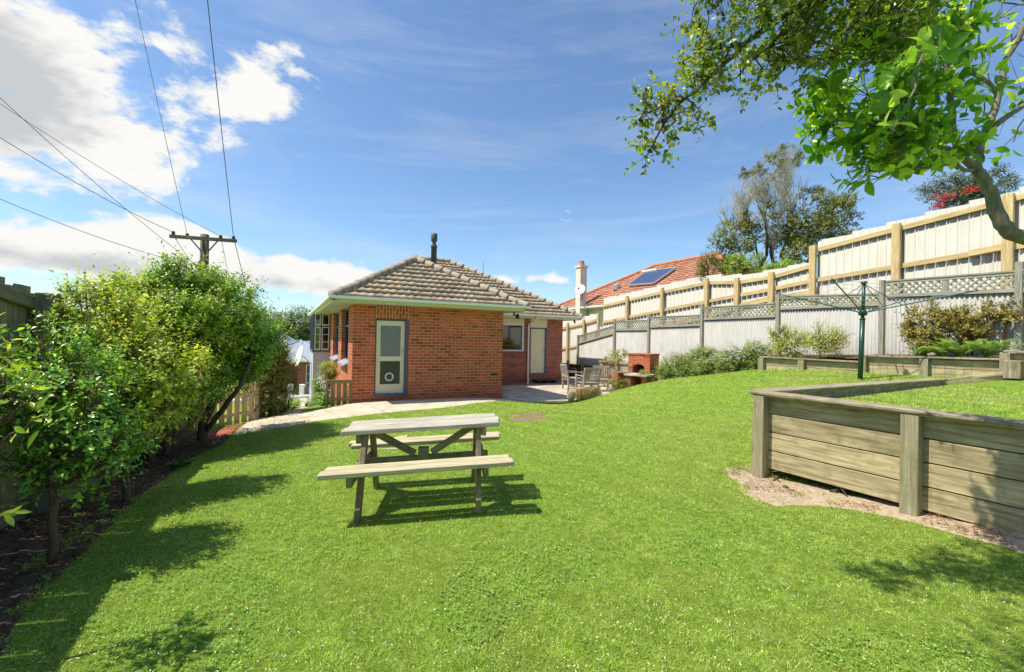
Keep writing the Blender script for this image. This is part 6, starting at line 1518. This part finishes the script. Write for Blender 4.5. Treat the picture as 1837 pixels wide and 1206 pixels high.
# longer grass left by the mower round the feet of the table, the posts and the clothes pole
fp = [TP(xx, yy, 0) for xx in (.30, 1.33) for yy in (.13, 1.1)] + [A0 + RW*q for q in np.r_[np.linspace(-.05, .1, 6)]] + [P(1543, 681, 8.5)] + [A0 + RL*q + OUT2*.1 for q in np.linspace(.3, 5, 60)]
fp = np.array([q[:2] for q in fp]); q = np.repeat(fp, 90, 0) + rng.normal(size=(len(fp)*90, 2))*.05; x, y = q[:,0], q[:,1]; blades('grass', x, y, H(x, y), np.full(len(x), 3.2), GR.m, 'longer grass round the table feet and along the timber wall', 2.6, 1.2)
# tufts closing in on the rims of the bare patches
for pg, nt in ((D1, 10000), (D2, 3000)):
    lo, hi = scaled(pg, 1.15).min(0), scaled(pg, 1.15).max(0); x = rng.uniform(lo[0], hi[0], nt*4); y = rng.uniform(lo[1], hi[1], nt*4)
    nn = vnoise(x, y, .14, 51)*.55 + vnoise(x, y, .04, 52)*.45; k = inside(scaled(pg, 1.1), x, y) & (~inside(scaled(pg, .93), x, y) & (nn > .5) | (nn > .70)) & inside(lawn, x, y); x, y = x[k][:nt], y[k][:nt]
    blades('grass', x, y, H(x, y)+.004, np.hypot(x, y), GR.m, 'grass creeping over the rim of the bare earth', 1.25, 1.1)
# sparse turf creeping over the near soil
x, y, r = polar(160000, 1.3, 6, 1.4, -78, -30); e = FN; dd_ = (x-FO[0])*FN[0] + (y-FO[1])*FN[1]; k = ~inside(lawn, x, y) & (dd_ > .6) & (vnoise(x, y, .12, 31)*.7 + vnoise(x, y, .04, 32)*.3 > .60); x, y, r = x[k], y[k], r[k]
blades('grass', x, y, H(x, y)+.02, r, GR.m, 'thin patchy grass creeping over the soil under the hedge', .8)
# ============================================================ sky and sun
sd = nrm(V(-.9816, -.19, 0)); EL = R(59.5)
AZ = math.atan2(sd[0], sd[1])          # compass-like angle from +Y towards +X
sun = bpy.data.lights.new('sun', 'SUN'); so_ = bpy.data.objects.new('sun', sun); COL.objects.link(so_)
sun.energy = 4.3; sun.angle = R(.53); sun.color = (1, .95, .84)
tow = V(sd[0]*math.cos(EL), sd[1]*math.cos(EL), math.sin(EL))
so_.rotation_euler = Vector(tow).to_track_quat('Z', 'Y').to_euler()
Wd_ = bpy.data.worlds.new('World'); S.world = Wd_; Wd_.use_nodes = True; T = Wd_.node_tree; T.nodes.clear()
def wn(t, **k):
    q = T.nodes.new(t)
    for a, b in k.items(): setattr(q, a, b)
    return q
def wm(op, a, b=0., c=0., cl=False):
    q = wn('ShaderNodeMath', operation=op, use_clamp=cl)
    for s, v in zip(q.inputs, (a, b, c)):
        if hasattr(v, 'is_output'): T.links.new(v, s)
        else: s.default_value = v
    return q.outputs[0]
def wmix(f, a, b):
    q = wn('ShaderNodeMix', data_type='RGBA')
    for s, v in ((q.inputs[0], f), (q.inputs[6], a), (q.inputs[7], b)):
        if hasattr(v, 'is_output'): T.links.new(v, s)
        else: s.default_value = v
    return q.outputs[2]
sky = wn('ShaderNodeTexSky', sky_type='NISHITA'); sky.sun_disc = False; sky.sun_elevation = EL; sky.sun_rotation = AZ; sky.altitude = 30; sky.air_density = 1.0; sky.dust_density = .6; sky.ozone_density = 1.6
tc = wn('ShaderNodeTexCoord'); sp = wn('ShaderNodeSeparateXYZ'); T.links.new(tc.outputs['Generated'], sp.inputs[0])
az = wm('ARCTAN2', sp.outputs[0], sp.outputs[1]); el = wm('ARCSINE', sp.outputs[2])
def blob(px, py, sx, sy, w=1.0, rot=0):
    r = ray(px, py); r = r/np.linalg.norm(r); a0 = math.atan2(r[0], r[1]); e0 = math.asin(r[2])
    f = F/math.cos(a0)**0*1.0; kx = math.cos(a0)**2/F; ky = math.cos(e0)**2*math.cos(a0)/F
    dx = wm('SUBTRACT', az, a0); dy = wm('SUBTRACT', el, e0)
    if rot:
        c, s = math.cos(rot), math.sin(rot); dx, dy = wm('ADD', wm('MULTIPLY', dx, c), wm('MULTIPLY', dy, s)), wm('SUBTRACT', wm('MULTIPLY', dy, c), wm('MULTIPLY', dx, s))
    u = wm('MULTIPLY', dx, 1/(sx*kx)); v = wm('MULTIPLY', dy, 1/(sy*ky))
    d = wm('ADD', wm('MULTIPLY', u, u), wm('MULTIPLY', v, v))
    return wm('MULTIPLY', wm('EXPONENT', wm('MULTIPLY', d, -1)), w)
def total(bs):
    t = bs[0]
    for b in bs[1:]: t = wm('ADD', t, b)
    return t
cov = total([blob(90, 110, 190, 140, .95), blob(330, 225, 140, 60, .55, .2), blob(200, 300, 170, 62, .62), blob(50, 325, 100, 28, .5), blob(500, 150, 95, 60, .60), blob(260, 60, 100, 70, .5), blob(-150, 150, 200, 200, .6), blob(450, 205, 110, 35, .40),
             blob(80, 452, 320, 48, .92), blob(420, 472, 230, 46, .90), blob(650, 505, 140, 27, .75), blob(-250, 450, 300, 70, .9), blob(920, 502, 70, 14, .55), blob(1005, 500, 30, 12, .5), blob(330, 415, 140, 30, .6)])
mp = wn('ShaderNodeMapping'); T.links.new(tc.outputs['Generated'], mp.inputs[0]); mp.inputs['Scale'].default_value = (1, 1, 1.9)
def wnoise(scale, detail, rough, dist=0, src=None):
    q = wn('ShaderNodeTexNoise'); T.links.new(src or mp.outputs[0], q.inputs['Vector']); q.inputs['Scale'].default_value = scale; q.inputs['Detail'].default_value = detail; q.inputs['Roughness'].default_value = rough; q.inputs['Distortion'].default_value = dist
    return q.outputs['Fac']
n1 = wnoise(4.2, 12, .6, .4); n2 = wnoise(15, 10, .65, .3)
dens = wm('ADD', cov, wm('MULTIPLY', wm('SUBTRACT', wm('ADD', wm('MULTIPLY', n1, .68), wm('MULTIPLY', n2, .32)), .5), 3.1))
mask = wn('ShaderNodeMapRange', interpolation_type='SMOOTHSTEP'); T.links.new(dens, mask.inputs[0]); mask.inputs[1].default_value = .40; mask.inputs[2].default_value = .70
# thin high streaks
mp2 = wn('ShaderNodeMapping'); T.links.new(tc.outputs['Generated'], mp2.inputs[0]); mp2.inputs['Rotation'].default_value = (0, R(38), R(20)); mp2.inputs['Scale'].default_value = (.9, 3.0, 7.5)
n3 = wnoise(1.9, 11, .66, .45, mp2.outputs[0]); ci = wn('ShaderNodeMapRange'); T.links.new(n3, ci.inputs[0]); ci.inputs[1].default_value = .46; ci.inputs[2].default_value = .80; ci.inputs[4].default_value = .25
# shading inside the cloud: thick middle turns grey, rims stay white
gsh = wn('ShaderNodeMapRange', interpolation_type='SMOOTHSTEP'); T.links.new(wm('ADD', total([blob(70, 190, 230, 95, .9), blob(-100, 100, 200, 150, .8), blob(150, 470, 500, 32, .75), blob(560, 515, 200, 16, .5)]), wm('MULTIPLY', wm('SUBTRACT', wnoise(7, 10, .62, .2), .5), 2.6)), gsh.inputs[0]); gsh.inputs[1].default_value = .35; gsh.inputs[2].default_value = 1.05
skc = wn('ShaderNodeMix', data_type='RGBA', blend_type='MULTIPLY'); skc.inputs[0].default_value = 1; T.links.new(sky.outputs[0], skc.inputs[6]); skc.inputs[7].default_value = (.80, .93, 1.02, 1)
CW, CGY = (5.35, 5.3, 5.1, 1), (2.9, 3.05, 3.25, 1)
c1 = wmix(ci.outputs[0], skc.outputs[2], CW); ccol = wmix(wm('MULTIPLY', gsh.outputs[0], .85), CW, CGY); c2 = wmix(mask.outputs[0], c1, ccol)
bg = wn('ShaderNodeBackground'); T.links.new(c2, bg.inputs[0]); bg.inputs[1].default_value = .125
wo = wn('ShaderNodeOutputWorld'); T.links.new(bg.outputs[0], wo.inputs[0])
S.view_settings.view_transform = 'Standard'; S.view_settings.look = 'None'; S.view_settings.exposure = .55; S.view_settings.gamma = 1; S.view_settings.use_curve_mapping = False
S.render.engine = 'CYCLES'; S.cycles.use_denoising = True; S.cycles.max_bounces = 8; S.cycles.transparent_max_bounces = 8; S.cycles.diffuse_bounces = 4; S.cycles.use_adaptive_sampling = True; S.cycles.adaptive_threshold = .01
